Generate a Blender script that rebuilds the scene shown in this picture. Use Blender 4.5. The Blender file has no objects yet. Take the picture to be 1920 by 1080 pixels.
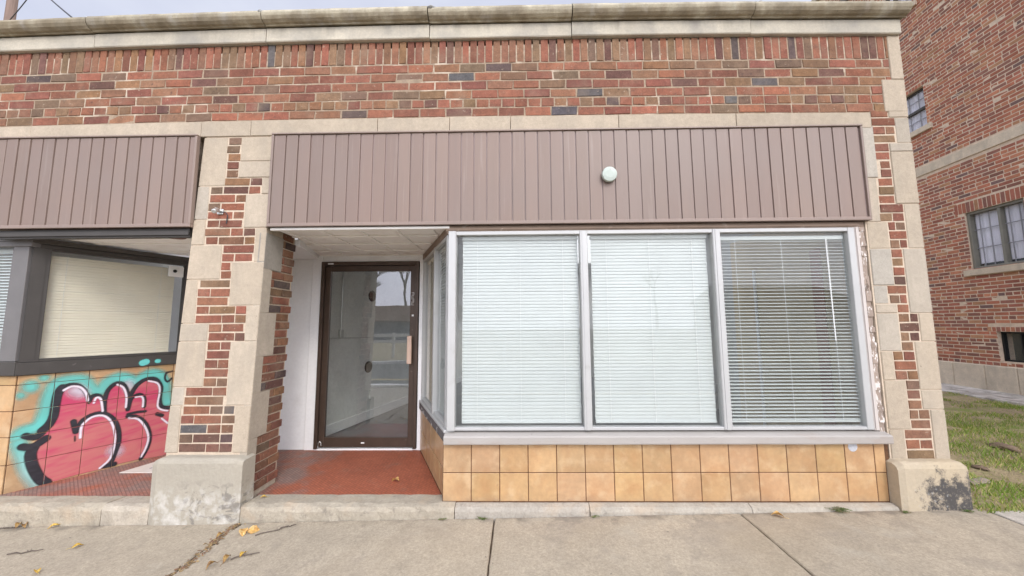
import bpy, math, random
import numpy as np
from mathutils import Vector, Matrix
R = random.Random(7)
SC = bpy.context.scene
COL = SC.collection
rad = math.radians

# ------------------------------------------------------------------ mesh builder
class MB:
    def __init__(s, warp=None):
        s.v = []; s.f = []; s.m = []; s.c = []; s.warp = warp
    def face(s, pts, col=(1, 1, 1), mat=0):
        b = len(s.v); s.v += [tuple(p) for p in pts]
        s.f.append(tuple(range(b, b + len(pts)))); s.m.append(mat); s.c.append(col)
    def mesh(s, vs, fs, col=(1, 1, 1), mat=0):
        b = len(s.v); s.v += [tuple(p) for p in vs]
        for f in fs:
            s.f.append(tuple(b + i for i in f)); s.m.append(mat); s.c.append(col)
    def box(s, x0, x1, y0, y1, z0, z1, col=(1, 1, 1), mat=0, T=None, ch=0.0):
        """box, optionally with chamfered edges; T maps local to world"""
        if ch <= 0:
            vs = [(x, y, z) for x in (x0, x1) for y in (y0, y1) for z in (z0, z1)]
            fs = [(0, 1, 3, 2), (4, 6, 7, 5), (0, 4, 5, 1), (2, 3, 7, 6), (0, 2, 6, 4), (1, 5, 7, 3)]
        else:
            vs = []; c = ch
            idx = {}
            for i, x in enumerate((x0, x1)):
                for j, y in enumerate((y0, y1)):
                    for k, z in enumerate((z0, z1)):
                        sx = c if i == 0 else -c; sy = c if j == 0 else -c; sz = c if k == 0 else -c
                        idx[i, j, k, 'x'] = len(vs); vs.append((x, y + sy, z + sz))
                        idx[i, j, k, 'y'] = len(vs); vs.append((x + sx, y, z + sz))
                        idx[i, j, k, 'z'] = len(vs); vs.append((x + sx, y + sy, z))
            fs = []
            cyc = [(0, 0), (1, 0), (1, 1), (0, 1)]
            for i in (0, 1):
                fs.append([idx[i, a, b, 'x'] for a, b in cyc][::(1 if i else -1)])
                fs.append([idx[a, i, b, 'y'] for a, b in cyc][::(-1 if i else 1)])
                fs.append([idx[a, b, i, 'z'] for a, b in cyc][::(1 if i else -1)])
            for a in (0, 1):
                for b in (0, 1):
                    fs.append([idx[a, b, 0, 'x'], idx[a, b, 1, 'x'], idx[a, b, 1, 'y'], idx[a, b, 0, 'y']])
                    fs.append([idx[a, 0, b, 'x'], idx[a, 1, b, 'x'], idx[a, 1, b, 'z'], idx[a, 0, b, 'z']])
                    fs.append([idx[0, a, b, 'y'], idx[1, a, b, 'y'], idx[1, a, b, 'z'], idx[0, a, b, 'z']])
            for a in (0, 1):
                for b in (0, 1):
                    for d in (0, 1):
                        fs.append([idx[a, b, d, 'x'], idx[a, b, d, 'y'], idx[a, b, d, 'z']])
        if T: vs = [T(*p) for p in vs]
        s.mesh(vs, fs, col, mat)
    def hexa(s, p, col=(1, 1, 1), mat=0):
        """8 corners: back 4 then front 4, same winding"""
        s.mesh(p, [(0, 1, 2, 3), (7, 6, 5, 4), (0, 4, 5, 1), (1, 5, 6, 2), (2, 6, 7, 3), (3, 7, 4, 0)], col, mat)
    def extrude(s, prof, a0, a1, T, col=(1, 1, 1), mat=0, n=1, jit=0.0):
        """profile [(p,q)] swept along a; T(a,p,q) -> world"""
        k = len(prof); vs = []
        for i in range(n + 1):
            a = a0 + (a1 - a0) * i / n
            for p, q in prof:
                vs.append(T(a, p + R.uniform(-jit, jit), q + R.uniform(-jit, jit)))
        fs = []
        for i in range(n):
            for j in range(k):
                fs.append((i * k + j, i * k + (j + 1) % k, (i + 1) * k + (j + 1) % k, (i + 1) * k + j))
        fs.append(tuple(range(k))[::-1]); fs.append(tuple(n * k + j for j in range(k)))
        s.mesh(vs, fs, col, mat)
    def tube(s, path, r, n=8, col=(1, 1, 1), mat=0, r1=None, cap=True):
        path = [Vector(p) for p in path]; vs = []; N = len(path)
        for i, p in enumerate(path):
            d = (path[min(i + 1, N - 1)] - path[max(i - 1, 0)])
            d = d.normalized() if d.length > 1e-9 else Vector((0, 0, 1))
            u = d.orthogonal() if abs(d.z) > .99 else d.cross(Vector((0, 0, 1)))
            u.normalize(); w = d.cross(u)
            rr = r if r1 is None else r + (r1 - r) * i / max(1, N - 1)
            for k in range(n):
                t = 2 * math.pi * k / n
                vs.append(p + (u * math.cos(t) + w * math.sin(t)) * rr)
        fs = [(i * n + k, i * n + (k + 1) % n, (i + 1) * n + (k + 1) % n, (i + 1) * n + k) for i in range(N - 1) for k in range(n)]
        if cap:
            fs.append(tuple(range(n))[::-1]); fs.append(tuple((N - 1) * n + k for k in range(n)))
        s.mesh(vs, fs, col, mat)
    def disc(s, c, ax, r, prof, n=24, col=(1, 1, 1), mat=0):
        """lathe about axis ax at c: prof [(radius, height)]"""
        ax = Vector(ax).normalized(); u = ax.orthogonal().normalized(); w = ax.cross(u); c = Vector(c)
        vs = []; k = len(prof)
        for rr, h in prof:
            for i in range(n):
                t = 2 * math.pi * i / n
                vs.append(c + ax * h + (u * math.cos(t) + w * math.sin(t)) * rr)
        fs = [(j * n + i, j * n + (i + 1) % n, (j + 1) * n + (i + 1) % n, (j + 1) * n + i) for j in range(k - 1) for i in range(n)]
        fs.append(tuple(range(n))[::-1]); fs.append(tuple((k - 1) * n + i for i in range(n)))
        s.mesh(vs, fs, col, mat)
    def build(s, name, mats, parent=None, smooth=False, fix=True):
        if not isinstance(mats, (list, tuple)): mats = [mats]
        off = Vector((0, 0, 0)); q = parent
        while q is not None: off += q.location; q = q.parent
        vs = [s.warp(*p) for p in s.v] if s.warp else s.v
        me = bpy.data.meshes.new(name)
        me.from_pydata([(p[0] - off.x, p[1] - off.y, p[2] - off.z) for p in vs], [], s.f)
        me.polygons.foreach_set('material_index', s.m)
        if smooth: me.polygons.foreach_set('use_smooth', [True] * len(s.f))
        at = me.color_attributes.new('col', 'FLOAT_COLOR', 'CORNER')
        buf = []
        for f, c in zip(s.f, s.c): buf += [c[0], c[1], c[2], 1.0] * len(f)
        at.data.foreach_set('color', buf)
        for m in mats: me.materials.append(m)
        me.update()
        if fix:
            import bmesh
            bm = bmesh.new(); bm.from_mesh(me); bmesh.ops.recalc_face_normals(bm, faces=bm.faces); bm.to_mesh(me); bm.free()
        o = bpy.data.objects.new(name, me); COL.objects.link(o)
        if parent is not None: o.parent = parent
        return o

def thing(name, label, cat, loc=(0, 0, 0), group=None):
    o = bpy.data.objects.new(name, None); o.location = loc; o.empty_display_size = .1
    COL.objects.link(o); return tag(o, label, cat, group)
def tag(o, label, cat, group=None):
    o['label'] = label; o['category'] = cat
    if group: o['group'] = group
    return o
def structure(o): o['kind'] = 'structure'; return o
def dup(src, loc, rotz=0.0, scale=1.0, label=None, tilt=(0, 0)):
    c = src.copy(); COL.objects.link(c); c.location = loc; c.rotation_euler = (tilt[0], tilt[1], rotz); c.scale = (scale,) * 3
    if label: c['label'] = label
    for ch in list(src.children):
        d = ch.copy(); COL.objects.link(d); d.parent = c
    return c

# ------------------------------------------------------------------ materials
def mat(name, base=None, rough=.8, var=(), stains=(), bump=None, spec=.35, metal=0.0, coords='Object', bump2=None, trans=0.0):
    """base None = colour attribute; var=[(scale,amount,detail,(sx,sy,sz))]; stains=[dict]"""
    m = bpy.data.materials.new(name); m.use_nodes = True
    nt = m.node_tree; N = nt.nodes; Lk = nt.links
    bs = N['Principled BSDF']; bs.inputs['Roughness'].default_value = rough; bs.inputs['Metallic'].default_value = metal
    bs.inputs['Specular IOR Level'].default_value = spec
    tc = N.new('ShaderNodeTexCoord')
    if base is None:
        a = N.new('ShaderNodeAttribute'); a.attribute_name = 'col'; cur = a.outputs['Color']
    else:
        a = N.new('ShaderNodeRGB'); a.outputs[0].default_value = (*base, 1); cur = a.outputs[0]
    def noise(scale, detail, sc=(1, 1, 1), rgh=.6, dist=0.0):
        mp = N.new('ShaderNodeMapping'); mp.inputs['Scale'].default_value = sc
        Lk.new(tc.outputs[coords], mp.inputs['Vector'])
        n = N.new('ShaderNodeTexNoise'); n.inputs['Scale'].default_value = scale; n.inputs['Detail'].default_value = detail
        n.inputs['Roughness'].default_value = rgh; n.inputs['Distortion'].default_value = dist
        Lk.new(mp.outputs['Vector'], n.inputs['Vector']); return n.outputs['Fac']
    def remap(sock, a0, a1, b0, b1):
        r = N.new('ShaderNodeMapRange'); r.clamp = True
        for k, v in zip(('From Min', 'From Max', 'To Min', 'To Max'), (a0, a1, b0, b1)): r.inputs[k].default_value = v
        Lk.new(sock, r.inputs['Value']); return r.outputs['Result']
    def math_(op, a, b):
        r = N.new('ShaderNodeMath'); r.operation = op; Lk.new(a, r.inputs[0])
        if hasattr(b, 'node'): Lk.new(b, r.inputs[1])
        else: r.inputs[1].default_value = b
        return r.outputs[0]
    for v in var:
        sc, am = v[0], v[1]; det = v[2] if len(v) > 2 else 4; ax = v[3] if len(v) > 3 else (1, 1, 1)
        f = remap(noise(sc, det, ax), .3, .7, 1 - am, 1 + am)
        x = N.new('ShaderNodeVectorMath'); x.operation = 'SCALE'
        Lk.new(cur, x.inputs[0]); Lk.new(f, x.inputs['Scale']); cur = x.outputs['Vector']
    for st in stains:
        nz = noise(st.get('scale', 4), st.get('detail', 5), st.get('ax', (1, 1, 1)), st.get('rgh', .6), st.get('dist', 0))
        gts = []
        for g in st.get('gates', ()):
            sp = N.new('ShaderNodeSeparateXYZ'); Lk.new(tc.outputs['Object'], sp.inputs[0])
            gts.append(remap(sp.outputs['XYZ'.index(g[0])], g[1], g[2], 0, 1))
        if st.get('blend'):                      # ragged outline: the gate shifts the threshold
            for g in gts: nz = math_('ADD', nz, math_('MULTIPLY', math_('ADD', g, -1.0), st['blend']))
            gts = []
        f = remap(nz, st.get('lo', .5), st.get('hi', .6), 0, st.get('amt', 1))
        for g in gts: f = math_('MULTIPLY', f, g)
        mx = N.new('ShaderNodeMix'); mx.data_type = 'RGBA'
        Lk.new(f, mx.inputs['Factor']); Lk.new(cur, mx.inputs[6]); mx.inputs[7].default_value = (*st['color'], 1); cur = mx.outputs[2]
    Lk.new(cur, bs.inputs['Base Color'])
    prev = None
    for b in (bump, bump2):
        if b:
            bp = N.new('ShaderNodeBump'); bp.inputs['Strength'].default_value = b[1]; bp.inputs['Distance'].default_value = b[2]
            Lk.new(noise(b[0], b[3] if len(b) > 3 else 6, b[4] if len(b) > 4 else (1, 1, 1), .65), bp.inputs['Height'])
            if prev: Lk.new(prev, bp.inputs['Normal'])
            prev = bp.outputs['Normal']
    if prev: Lk.new(prev, bs.inputs['Normal'])
    if trans:
        tr = N.new('ShaderNodeBsdfTranslucent'); Lk.new(cur, tr.inputs['Color'])
        ms = N.new('ShaderNodeMixShader'); ms.inputs[0].default_value = trans
        Lk.new(bs.outputs[0], ms.inputs[1]); Lk.new(tr.outputs[0], ms.inputs[2])
        Lk.new(ms.outputs[0], N['Material Output'].inputs['Surface'])
    return m

def glass_mat(name, tint, ior=1.5, dirt=0.0, dirt_col=(.6, .62, .6)):
    m = bpy.data.materials.new(name); m.use_nodes = True; nt = m.node_tree; N = nt.nodes; Lk = nt.links
    N.remove(N['Principled BSDF']); out = N['Material Output']
    fr = N.new('ShaderNodeFresnel'); fr.inputs['IOR'].default_value = ior
    tr = N.new('ShaderNodeBsdfTransparent'); tr.inputs['Color'].default_value = (*tint, 1)
    gl = N.new('ShaderNodeBsdfGlossy'); gl.inputs['Roughness'].default_value = 0.0
    tc = N.new('ShaderNodeTexCoord'); no = N.new('ShaderNodeTexNoise'); no.inputs['Scale'].default_value = 1.3; no.inputs['Detail'].default_value = 2
    Lk.new(tc.outputs['Object'], no.inputs['Vector'])
    bp = N.new('ShaderNodeBump'); bp.inputs['Strength'].default_value = .12; bp.inputs['Distance'].default_value = .01
    Lk.new(no.outputs['Fac'], bp.inputs['Height']); Lk.new(bp.outputs['Normal'], gl.inputs['Normal'])
    ge = N.new('ShaderNodeNewGeometry'); inv = N.new('ShaderNodeMath'); inv.operation = 'SUBTRACT'; inv.inputs[0].default_value = 1; Lk.new(ge.outputs['Backfacing'], inv.inputs[1])
    mu = N.new('ShaderNodeMath'); mu.operation = 'MULTIPLY'; Lk.new(fr.outputs[0], mu.inputs[0]); Lk.new(inv.outputs[0], mu.inputs[1])   # only the outer face mirrors
    mx = N.new('ShaderNodeMixShader'); Lk.new(mu.outputs[0], mx.inputs[0]); Lk.new(tr.outputs[0], mx.inputs[1]); Lk.new(gl.outputs[0], mx.inputs[2])
    last = mx
    if dirt:
        df = N.new('ShaderNodeBsdfDiffuse'); df.inputs['Color'].default_value = (*dirt_col, 1)
        n2 = N.new('ShaderNodeTexNoise'); n2.inputs['Scale'].default_value = 3; n2.inputs['Detail'].default_value = 8; Lk.new(tc.outputs['Object'], n2.inputs['Vector'])
        mr = N.new('ShaderNodeMapRange'); mr.inputs['From Min'].default_value = .35; mr.inputs['From Max'].default_value = .75; mr.inputs['To Min'].default_value = dirt * .3; mr.inputs['To Max'].default_value = dirt
        Lk.new(n2.outputs['Fac'], mr.inputs['Value'])
        m2 = N.new('ShaderNodeMixShader'); Lk.new(mr.outputs[0], m2.inputs[0]); Lk.new(mx.outputs[0], m2.inputs[1]); Lk.new(df.outputs[0], m2.inputs[2]); last = m2
    Lk.new(last.outputs[0], out.inputs['Surface']); return m

def paint_mat(name):
    """sprayed paint: colour + coverage from the mesh attributes"""
    m = bpy.data.materials.new(name); m.use_nodes = True; nt = m.node_tree; N = nt.nodes; Lk = nt.links
    bs = N['Principled BSDF']; bs.inputs['Roughness'].default_value = .62
    a = N.new('ShaderNodeAttribute'); a.attribute_name = 'col'; Lk.new(a.outputs['Color'], bs.inputs['Base Color'])
    al = N.new('ShaderNodeAttribute'); al.attribute_name = 'cover'
    tr = N.new('ShaderNodeBsdfTransparent'); mx = N.new('ShaderNodeMixShader')
    Lk.new(al.outputs['Fac'], mx.inputs[0]); Lk.new(tr.outputs[0], mx.inputs[1]); Lk.new(bs.outputs[0], mx.inputs[2])
    Lk.new(mx.outputs[0], N['Material Output'].inputs['Surface']); return m

M = {}
M['brick'] = mat('brick', None, .9, var=[(9, .2, 5), (28, .16, 5), (90, .16, 4)], stains=[dict(scale=26, detail=6, lo=.60, hi=.72, color=(.05, .038, .036), amt=.6), dict(scale=5, detail=7, lo=.52, hi=.75, color=(.30, .215, .145), amt=.5), dict(scale=34, detail=5, lo=.63, hi=.69, color=(.42, .34, .25), amt=.55), dict(scale=1.1, detail=5, lo=.5, hi=.7, color=(.12, .08, .065), amt=.3)], bump=(120, .5, .004), bump2=(30, .4, .006))
M['mortar'] = mat('mortar', (.33, .25, .175), .95, var=[(12, .2, 6), (90, .14, 4)], stains=[dict(scale=5, lo=.56, hi=.68, color=(.27, .205, .15), amt=.5), dict(scale=3, detail=6, lo=.54, hi=.62, color=(.56, .47, .36), amt=.85)], bump=(60, .7, .006))
M['apartment_brick'] = mat('apartment_brick', None, .9, var=[(6, .14, 5), (60, .12, 3)], bump=(100, .4, .004))
M['pier_mortar'] = mat('pier_mortar', (.56, .46, .345), .95, var=[(12, .12, 6), (90, .1, 4)], bump=(60, .6, .005))
M['limestone'] = mat('limestone', None, .88, var=[(2.2, .09, 5), (14, .06, 5), (40, .07, 5), (160, .08, 3)], stains=[dict(scale=4, detail=7, lo=.5, hi=.72, color=(.3, .265, .21), amt=.45, ax=(1.5, 1.5, .35)), dict(scale=17, detail=3, lo=.735, hi=.76, color=(.14, .12, .10), amt=.8), dict(scale=3, detail=7, lo=.55, hi=.75, color=(.36, .31, .25), amt=.35), dict(scale=60, detail=3, lo=.71, hi=.75, color=(.22, .19, .15), amt=.5)], bump=(140, .35, .003), bump2=(14, .3, .006))
M['coping'] = mat('coping', None, .9, var=[(5, .16, 6), (70, .12, 4)], stains=[dict(scale=7, detail=6, lo=.28, hi=.6, color=(.19, .145, .085), amt=.8, ax=(1, 1, .5), gates=[('Z', 3.825, 3.785)]), dict(scale=6, detail=7, lo=.42, hi=.62, color=(.17, .14, .095), amt=.62, ax=(1, 1, .5)), dict(scale=9, detail=6, lo=.55, hi=.7, color=(.42, .40, .36), amt=.4, ax=(1, 1, .3)), dict(scale=30, detail=4, lo=.66, hi=.74, color=(.09, .08, .06), amt=.5)], bump=(90, .6, .004))
M['fascia'] = mat('fascia', None, .9, var=[(4, .12, 6), (70, .08, 4)], stains=[dict(scale=8, detail=6, lo=.5, hi=.75, color=(.2, .18, .145), amt=.75, ax=(1.2, 1, .12), gates=[('Z', 3.64, 3.76)]), dict(scale=2.2, detail=5, lo=.46, hi=.66, color=(.25, .24, .22), amt=.6)], bump=(90, .4, .003))
M['siding'] = mat('siding', None, .42, var=[(1.2, .035, 3), (25, .02, 5, (1, 1, .06))], stains=[dict(scale=5, detail=6, lo=.5, hi=.8, color=(.17, .14, .12), amt=.3, ax=(4, 1, .22)), dict(scale=11, detail=6, lo=.6, hi=.72, color=(.36, .30, .26), amt=.35, ax=(3, 1, .12)), dict(scale=1.0, detail=4, lo=.45, hi=.65, color=(.225, .172, .145), amt=.6), dict(scale=38, detail=4, lo=.72, hi=.75, color=(.14, .07, .045), amt=.5)], spec=.45, bump=(4, .15, .006, 3, (1, 1, .4)))
M['tile'] = mat('tile', None, .32, var=[(7, .13, 5), (30, .07, 5)], stains=[dict(scale=5.5, detail=6, lo=.46, hi=.72, color=(.40, .20, .085), amt=.55), dict(scale=9, detail=5, lo=.52, hi=.7, color=(.60, .44, .27), amt=.5), dict(scale=14, detail=6, lo=.64, hi=.76, color=(.2, .10, .05), amt=.4), dict(scale=6, detail=7, lo=.4, hi=.7, color=(.23, .17, .12), amt=.55, gates=[('Z', .07, .01)])], spec=.5, bump=(12, .15, .004))
M['grout'] = mat('grout', (.12, .06, .03), .95, var=[(40, .3, 3)])
M['white_paint'] = mat('white_paint', (.86, .86, .85), .55, var=[(3, .04, 5), (40, .03, 4)], stains=[dict(scale=3, detail=6, lo=.58, hi=.8, color=(.42, .38, .33), amt=.3)], bump=(60, .12, .002))
M['ceiling_paint'] = mat('ceiling_paint', (.93, .91, .86), .7, var=[(3, .06, 5)], stains=[dict(scale=2.5, detail=5, lo=.55, hi=.75, color=(.6, .52, .43), amt=.35)], bump=(40, .1, .002))
M['peeling_wood'] = mat('peeling_wood', (.34, .27, .22), .9, var=[(20, .2, 5, (1, 1, .2))], stains=[dict(scale=46, detail=7, lo=.54, hi=.58, color=(.70, .65, .6), amt=1, ax=(1, 1, .4)), dict(scale=30, detail=5, lo=.64, hi=.67, color=(.13, .095, .07), amt=.8, ax=(1, 1, .25))], bump=(45, .8, .005, 6, (1, 1, .4)))
M['peeling_sill'] = mat('peeling_sill', (.13, .12, .115), .85, var=[(20, .2, 5)], stains=[dict(scale=9, detail=7, lo=.54, hi=.57, color=(.66, .65, .63), amt=1)], bump=(40, .5, .004))
M['aluminium'] = mat('aluminium', (.475, .475, .46), .42, var=[(3, .05, 5)], stains=[dict(scale=9, detail=6, lo=.6, hi=.72, color=(.33, .32, .29), amt=.4)], metal=.15, spec=.5)
M['wood_sill'] = mat('wood_sill', (.375, .35, .32), .65, var=[(6, .06, 5, (.3, 1, 1))], stains=[dict(scale=8, detail=7, lo=.58, hi=.66, color=(.36, .31, .27), amt=.6, ax=(.3, 1, 1)), dict(scale=40, detail=4, lo=.68, hi=.72, color=(.1, .09, .08), amt=.5)], bump=(60, .3, .003))
M['brown_header'] = mat('brown_header', (.24, .175, .13), .7, var=[(9, .2, 5, (.3, 1, 1))], stains=[dict(scale=12, lo=.6, hi=.68, color=(.5, .43, .36), amt=.5)])
M['bronze'] = mat('bronze', (.075, .05, .036), .42, var=[(8, .15, 5)], metal=.25, spec=.5, stains=[dict(scale=18, detail=6, lo=.66, hi=.72, color=(.24, .2, .17), amt=.5)])
M['dark_grey'] = mat('dark_grey', (.06, .054, .048), .5, var=[(5, .12, 5)], stains=[dict(scale=14, detail=6, lo=.66, hi=.74, color=(.25, .23, .21), amt=.35)], spec=.45)
M['mid_grey'] = mat('mid_grey', (.15, .142, .137), .5, var=[(5, .1, 5)], spec=.45)
M['blind'] = mat('blind', (.585, .61, .592), .45, var=[(2, .03, 3)], spec=.4, trans=.10)
M['cream_blind'] = mat('cream_blind', (.84, .76, .61), .5, var=[(2, .05, 3)], spec=.4, trans=.08)
M['cord'] = mat('cord', (.8, .8, .78), .6)
M['glass'] = glass_mat('glass', (.972, .982, .976), 1.5, dirt=.06)
M['door_glass'] = glass_mat('door_glass', (.9, .915, .905), 2.7, dirt=.015)
M['apartment_glass'] = glass_mat('apartment_glass', (.96, .97, .98), 1.5, dirt=.04)
M['concrete'] = mat('concrete', None, .92, var=[(.9, .1, 6), (8, .09, 6), (45, .1, 5), (75, .16, 4), (200, .14, 2)], stains=[dict(scale=7, detail=7, lo=.42, hi=.62, color=(.13, .11, .085), amt=.6, blend=.3, gates=[('Y', -.24, -.085)]), dict(scale=3.5, detail=8, lo=.55, hi=.62, color=(.24, .21, .17), amt=.35, rgh=.7), dict(scale=24, detail=3, lo=.735, hi=.75, color=(.09, .08, .07), amt=.7), dict(scale=2.2, detail=6, lo=.58, hi=.72, color=(.42, .385, .31), amt=.5), dict(scale=1.6, detail=7, lo=.54, hi=.72, color=(.25, .22, .185), amt=.42), dict(scale=.7, detail=5, lo=.54, hi=.7, color=(.35, .27, .17), amt=.25), dict(scale=55, detail=4, lo=.70, hi=.74, color=(.16, .14, .12), amt=.5)], bump=(180, .4, .002), bump2=(20, .3, .004))
M['rough_concrete'] = mat('rough_concrete', None, .95, var=[(6, .14, 6), (60, .12, 5)], stains=[dict(scale=5, detail=7, lo=.52, hi=.68, color=(.44, .33, .22), amt=.45), dict(scale=18, detail=6, lo=.6, hi=.7, color=(.16, .14, .12), amt=.45)], bump=(60, .8, .006), bump2=(14, .6, .012))
M['soil'] = mat('soil', (.2, .145, .1), 1, var=[(5, .3, 6), (40, .3, 4)], bump=(40, .8, .01))
M['lawn_soil'] = mat('lawn_soil', (.36, .29, .17), 1, var=[(5, .25, 6), (60, .35, 4)], stains=[dict(scale=1.6, detail=6, lo=.5, hi=.62, color=(.28, .21, .14), amt=.8), dict(scale=2.4, detail=6, lo=.52, hi=.66, color=(.22, .27, .06), amt=.8)], bump=(30, 1, .03))
M['grass'] = mat('grass', None, .7, var=[(3, .15, 3)], trans=.25)
M['leaf'] = mat('leaf', None, .6, var=[(60, .2, 4)], trans=.2)
M['bark'] = mat('bark', (.13, .105, .085), .95, var=[(12, .25, 5, (1, 1, .2))], bump=(25, .8, .01, 5, (1, 1, .2)))
M['pole_wood'] = mat('pole_wood', (.22, .155, .125), .9, var=[(10, .25, 5, (1, 1, .05))], bump=(20, .6, .008, 5, (1, 1, .1)))
M['wire'] = mat('wire', (.045, .045, .05), .6)
M['interior_wall'] = mat('interior_wall', (.60, .61, .58), .7, var=[(1.5, .05, 4)])
M['tan_wall'] = mat('tan_wall', None, .8, var=[(3, .1, 4), (30, .08, 4)])
M['interior_floor'] = mat('interior_floor', (.16, .165, .17), .35, var=[(3, .15, 5)])
M['black'] = mat('black', (.012, .012, .012), .5)
M['steel'] = mat('steel', (.55, .55, .53), .35, var=[(9, .1, 4)], metal=.7)
M['asphalt'] = mat('asphalt', (.055, .054, .052), .9, var=[(1, .15, 5), (90, .25, 3)], bump=(150, .5, .004))
M['yellow_paint'] = mat('yellow_paint', (.6, .42, .09), .7, var=[(14, .2, 5)])
M['white_gloss'] = mat('white_gloss', (.78, .78, .75), .4, var=[(6, .05, 4)])
M['roof_brown'] = mat('roof_brown', (.15, .085, .055), .9, var=[(3, .15, 4)])
M['blue_wall'] = mat('blue_wall', (.06, .085, .15), .8, var=[(3, .15, 4)])
M['tower_grey'] = mat('tower_grey', (.13, .15, .165), .6, var=[(3, .1, 4)])
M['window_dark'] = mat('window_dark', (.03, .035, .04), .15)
M['curtain'] = mat('curtain', (.9, .87, .91), .9, var=[(20, .12, 4, (1, 1, .15))])
M['window_metal'] = mat('window_metal', (.21, .2, .165), .5, var=[(8, .1, 4)])
M['lamp_cap'] = mat('lamp_cap', (.5, .56, .5), .55, var=[(20, .06, 4)])
M['rust'] = mat('rust', (.17, .05, .03), .8, var=[(20, .3, 4)])
M['handle_plate'] = mat('handle_plate', (.58, .42, .33), .45, var=[(10, .08, 4)], metal=.1)
M['sticker'] = mat('sticker', (.72, .72, .70), .6, var=[(40, .15, 4)])
M['paint'] = paint_mat('paint')

def red_floor_mat():
    m = mat('red_floor', (.39, .118, .062), .6, var=[(2.5, .12, 5), (70, .12, 3)], stains=[
        dict(scale=3.2, detail=7, lo=.36, hi=.56, color=(.27, .20, .17), amt=.85, blend=.35, gates=[('X', -1.72, -2.2)]),
        dict(scale=6, detail=7, lo=.56, hi=.75, color=(.3, .17, .12), amt=.45), dict(scale=4, detail=6, lo=.45, hi=.65, color=(.36, .19, .15), amt=.6, gates=[('X', -2.80, -2.85)])], bump=(160, .3, .002))
    nt = m.node_tree; N = nt.nodes; Lk = nt.links; bs = N['Principled BSDF']
    tc = N.new('ShaderNodeTexCoord'); mp = N.new('ShaderNodeMapping'); mp.inputs['Rotation'].default_value = (0, 0, rad(38))
    Lk.new(tc.outputs['Object'], mp.inputs['Vector'])
    br = N.new('ShaderNodeTexBrick'); br.inputs['Scale'].default_value = 12; br.inputs['Mortar Size'].default_value = .034
    br.inputs['Color1'].default_value = (1, 1, 1, 1); br.inputs['Color2'].default_value = (.74, .74, .74, 1); br.inputs['Mortar'].default_value = (.55, .55, .56, 1)
    Lk.new(mp.outputs[0], br.inputs['Vector'])
    lk = bs.inputs['Base Color'].links[0]; src = lk.from_socket
    mx = N.new('ShaderNodeMix'); mx.data_type = 'RGBA'; mx.blend_type = 'MULTIPLY'; mx.inputs['Factor'].default_value = .85
    Lk.new(src, mx.inputs[6]); Lk.new(br.outputs['Color'], mx.inputs[7]); Lk.new(mx.outputs[2], bs.inputs['Base Color'])
    b = bs.inputs['Normal'].links[0].from_node
    bp = N.new('ShaderNodeBump'); bp.inputs['Strength'].default_value = .6; bp.inputs['Distance'].default_value = .004
    Lk.new(br.outputs['Fac'], bp.inputs['Height']); bp.invert = True; Lk.new(b.outputs['Normal'], bp.inputs['Normal']); Lk.new(bp.outputs['Normal'], bs.inputs['Normal'])
    return m
M['red_floor'] = red_floor_mat()
# ------------------------------------------------------------------ colours of bricks and stones
BRICKS = [((.30, .128, .085), 13), ((.34, .145, .095), 10), ((.26, .11, .08), 9), ((.30, .16, .10), 10), ((.27, .17, .105), 10),
          ((.21, .14, .10), 5), ((.18, .098, .08), 4), ((.12, .09, .088), 2), ((.135, .13, .14), 1), ((.31, .17, .095), 3)]
BW = [b[1] for b in BRICKS]
def brick_col(rng, dark=1.0):
    c = rng.choices(BRICKS, BW)[0][0]; k = rng.uniform(.82, 1.14) * dark * .80
    return tuple(min(1, v * k * rng.uniform(.95, 1.05) * w) for v, w in zip(c, (1.0, .93, .86)))
APT = [((.29, .115, .075), 8), ((.33, .145, .09), 7), ((.25, .10, .072), 7), ((.21, .10, .078), 4), ((.19, .095, .075), 3), ((.14, .09, .085), 1), ((.31, .17, .10), 3)]
def apt_col(rng):
    c = rng.choices([a[0] for a in APT], [a[1] for a in APT])[0]; k = rng.uniform(.85, 1.15)
    return (c[0] * k * 1.4, c[1] * k * 1.32, c[2] * k * 1.24)
def stone_col(rng=R, grey=0.0):
    k = rng.uniform(.93, 1.06); b = (.44, .367, .275); g = (.40, .37, .315)
    return tuple((b[i] * (1 - grey) + g[i] * grey) * k for i in range(3))

def add_brick(m, a0, a1, z0, z1, T, col, jit=.0015, mat=0, dep=.004):
    """one brick: rim buried in the mortar, slightly uneven front face"""
    J = lambda: R.uniform(-jit, jit)
    c = .0022
    cs = [(a0, z0), (a1, z0), (a1, z1), (a0, z1)]; sg = [(1, 1), (-1, 1), (-1, -1), (1, -1)]
    jj = [(J(), J()) for _ in range(4)]; d0 = R.uniform(-dep, dep * .4)
    back = [T(a + u, -.014, z + v) for (a, z), (u, v) in zip(cs, jj)]
    rim = [T(a + u, d0 - .003, z + v) for (a, z), (u, v) in zip(cs, jj)]
    fr = [T(a + u + s[0] * c, d0 + R.uniform(-.0008, .0008), z + v + s[1] * c) for (a, z), (u, v), s in zip(cs, jj, sg)]
    m.mesh(back + rim + fr, [(0, 1, 5, 4), (1, 2, 6, 5), (2, 3, 7, 6), (3, 0, 4, 7), (4, 5, 9, 8), (5, 6, 10, 9), (6, 7, 11, 10), (7, 4, 8, 11), (8, 9, 10, 11)], col, mat)

def row_of_bricks(m, a0, a1, z0, z1, T, length=.203, joint=.011, phase=0.0, colf=brick_col, mat=0, jit=.0015):
    """fill [a0,a1] with bricks, cut ones at both ends"""
    p = length + joint; k = math.floor((a0 - phase) / p); x = phase + k * p
    while x < a1 - .012:
        s, e = max(x, a0), min(x + length, a1)
        if e - s > .028: add_brick(m, s, e, z0, z1, T, colf(R), jit, mat)
        x += p

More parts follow.
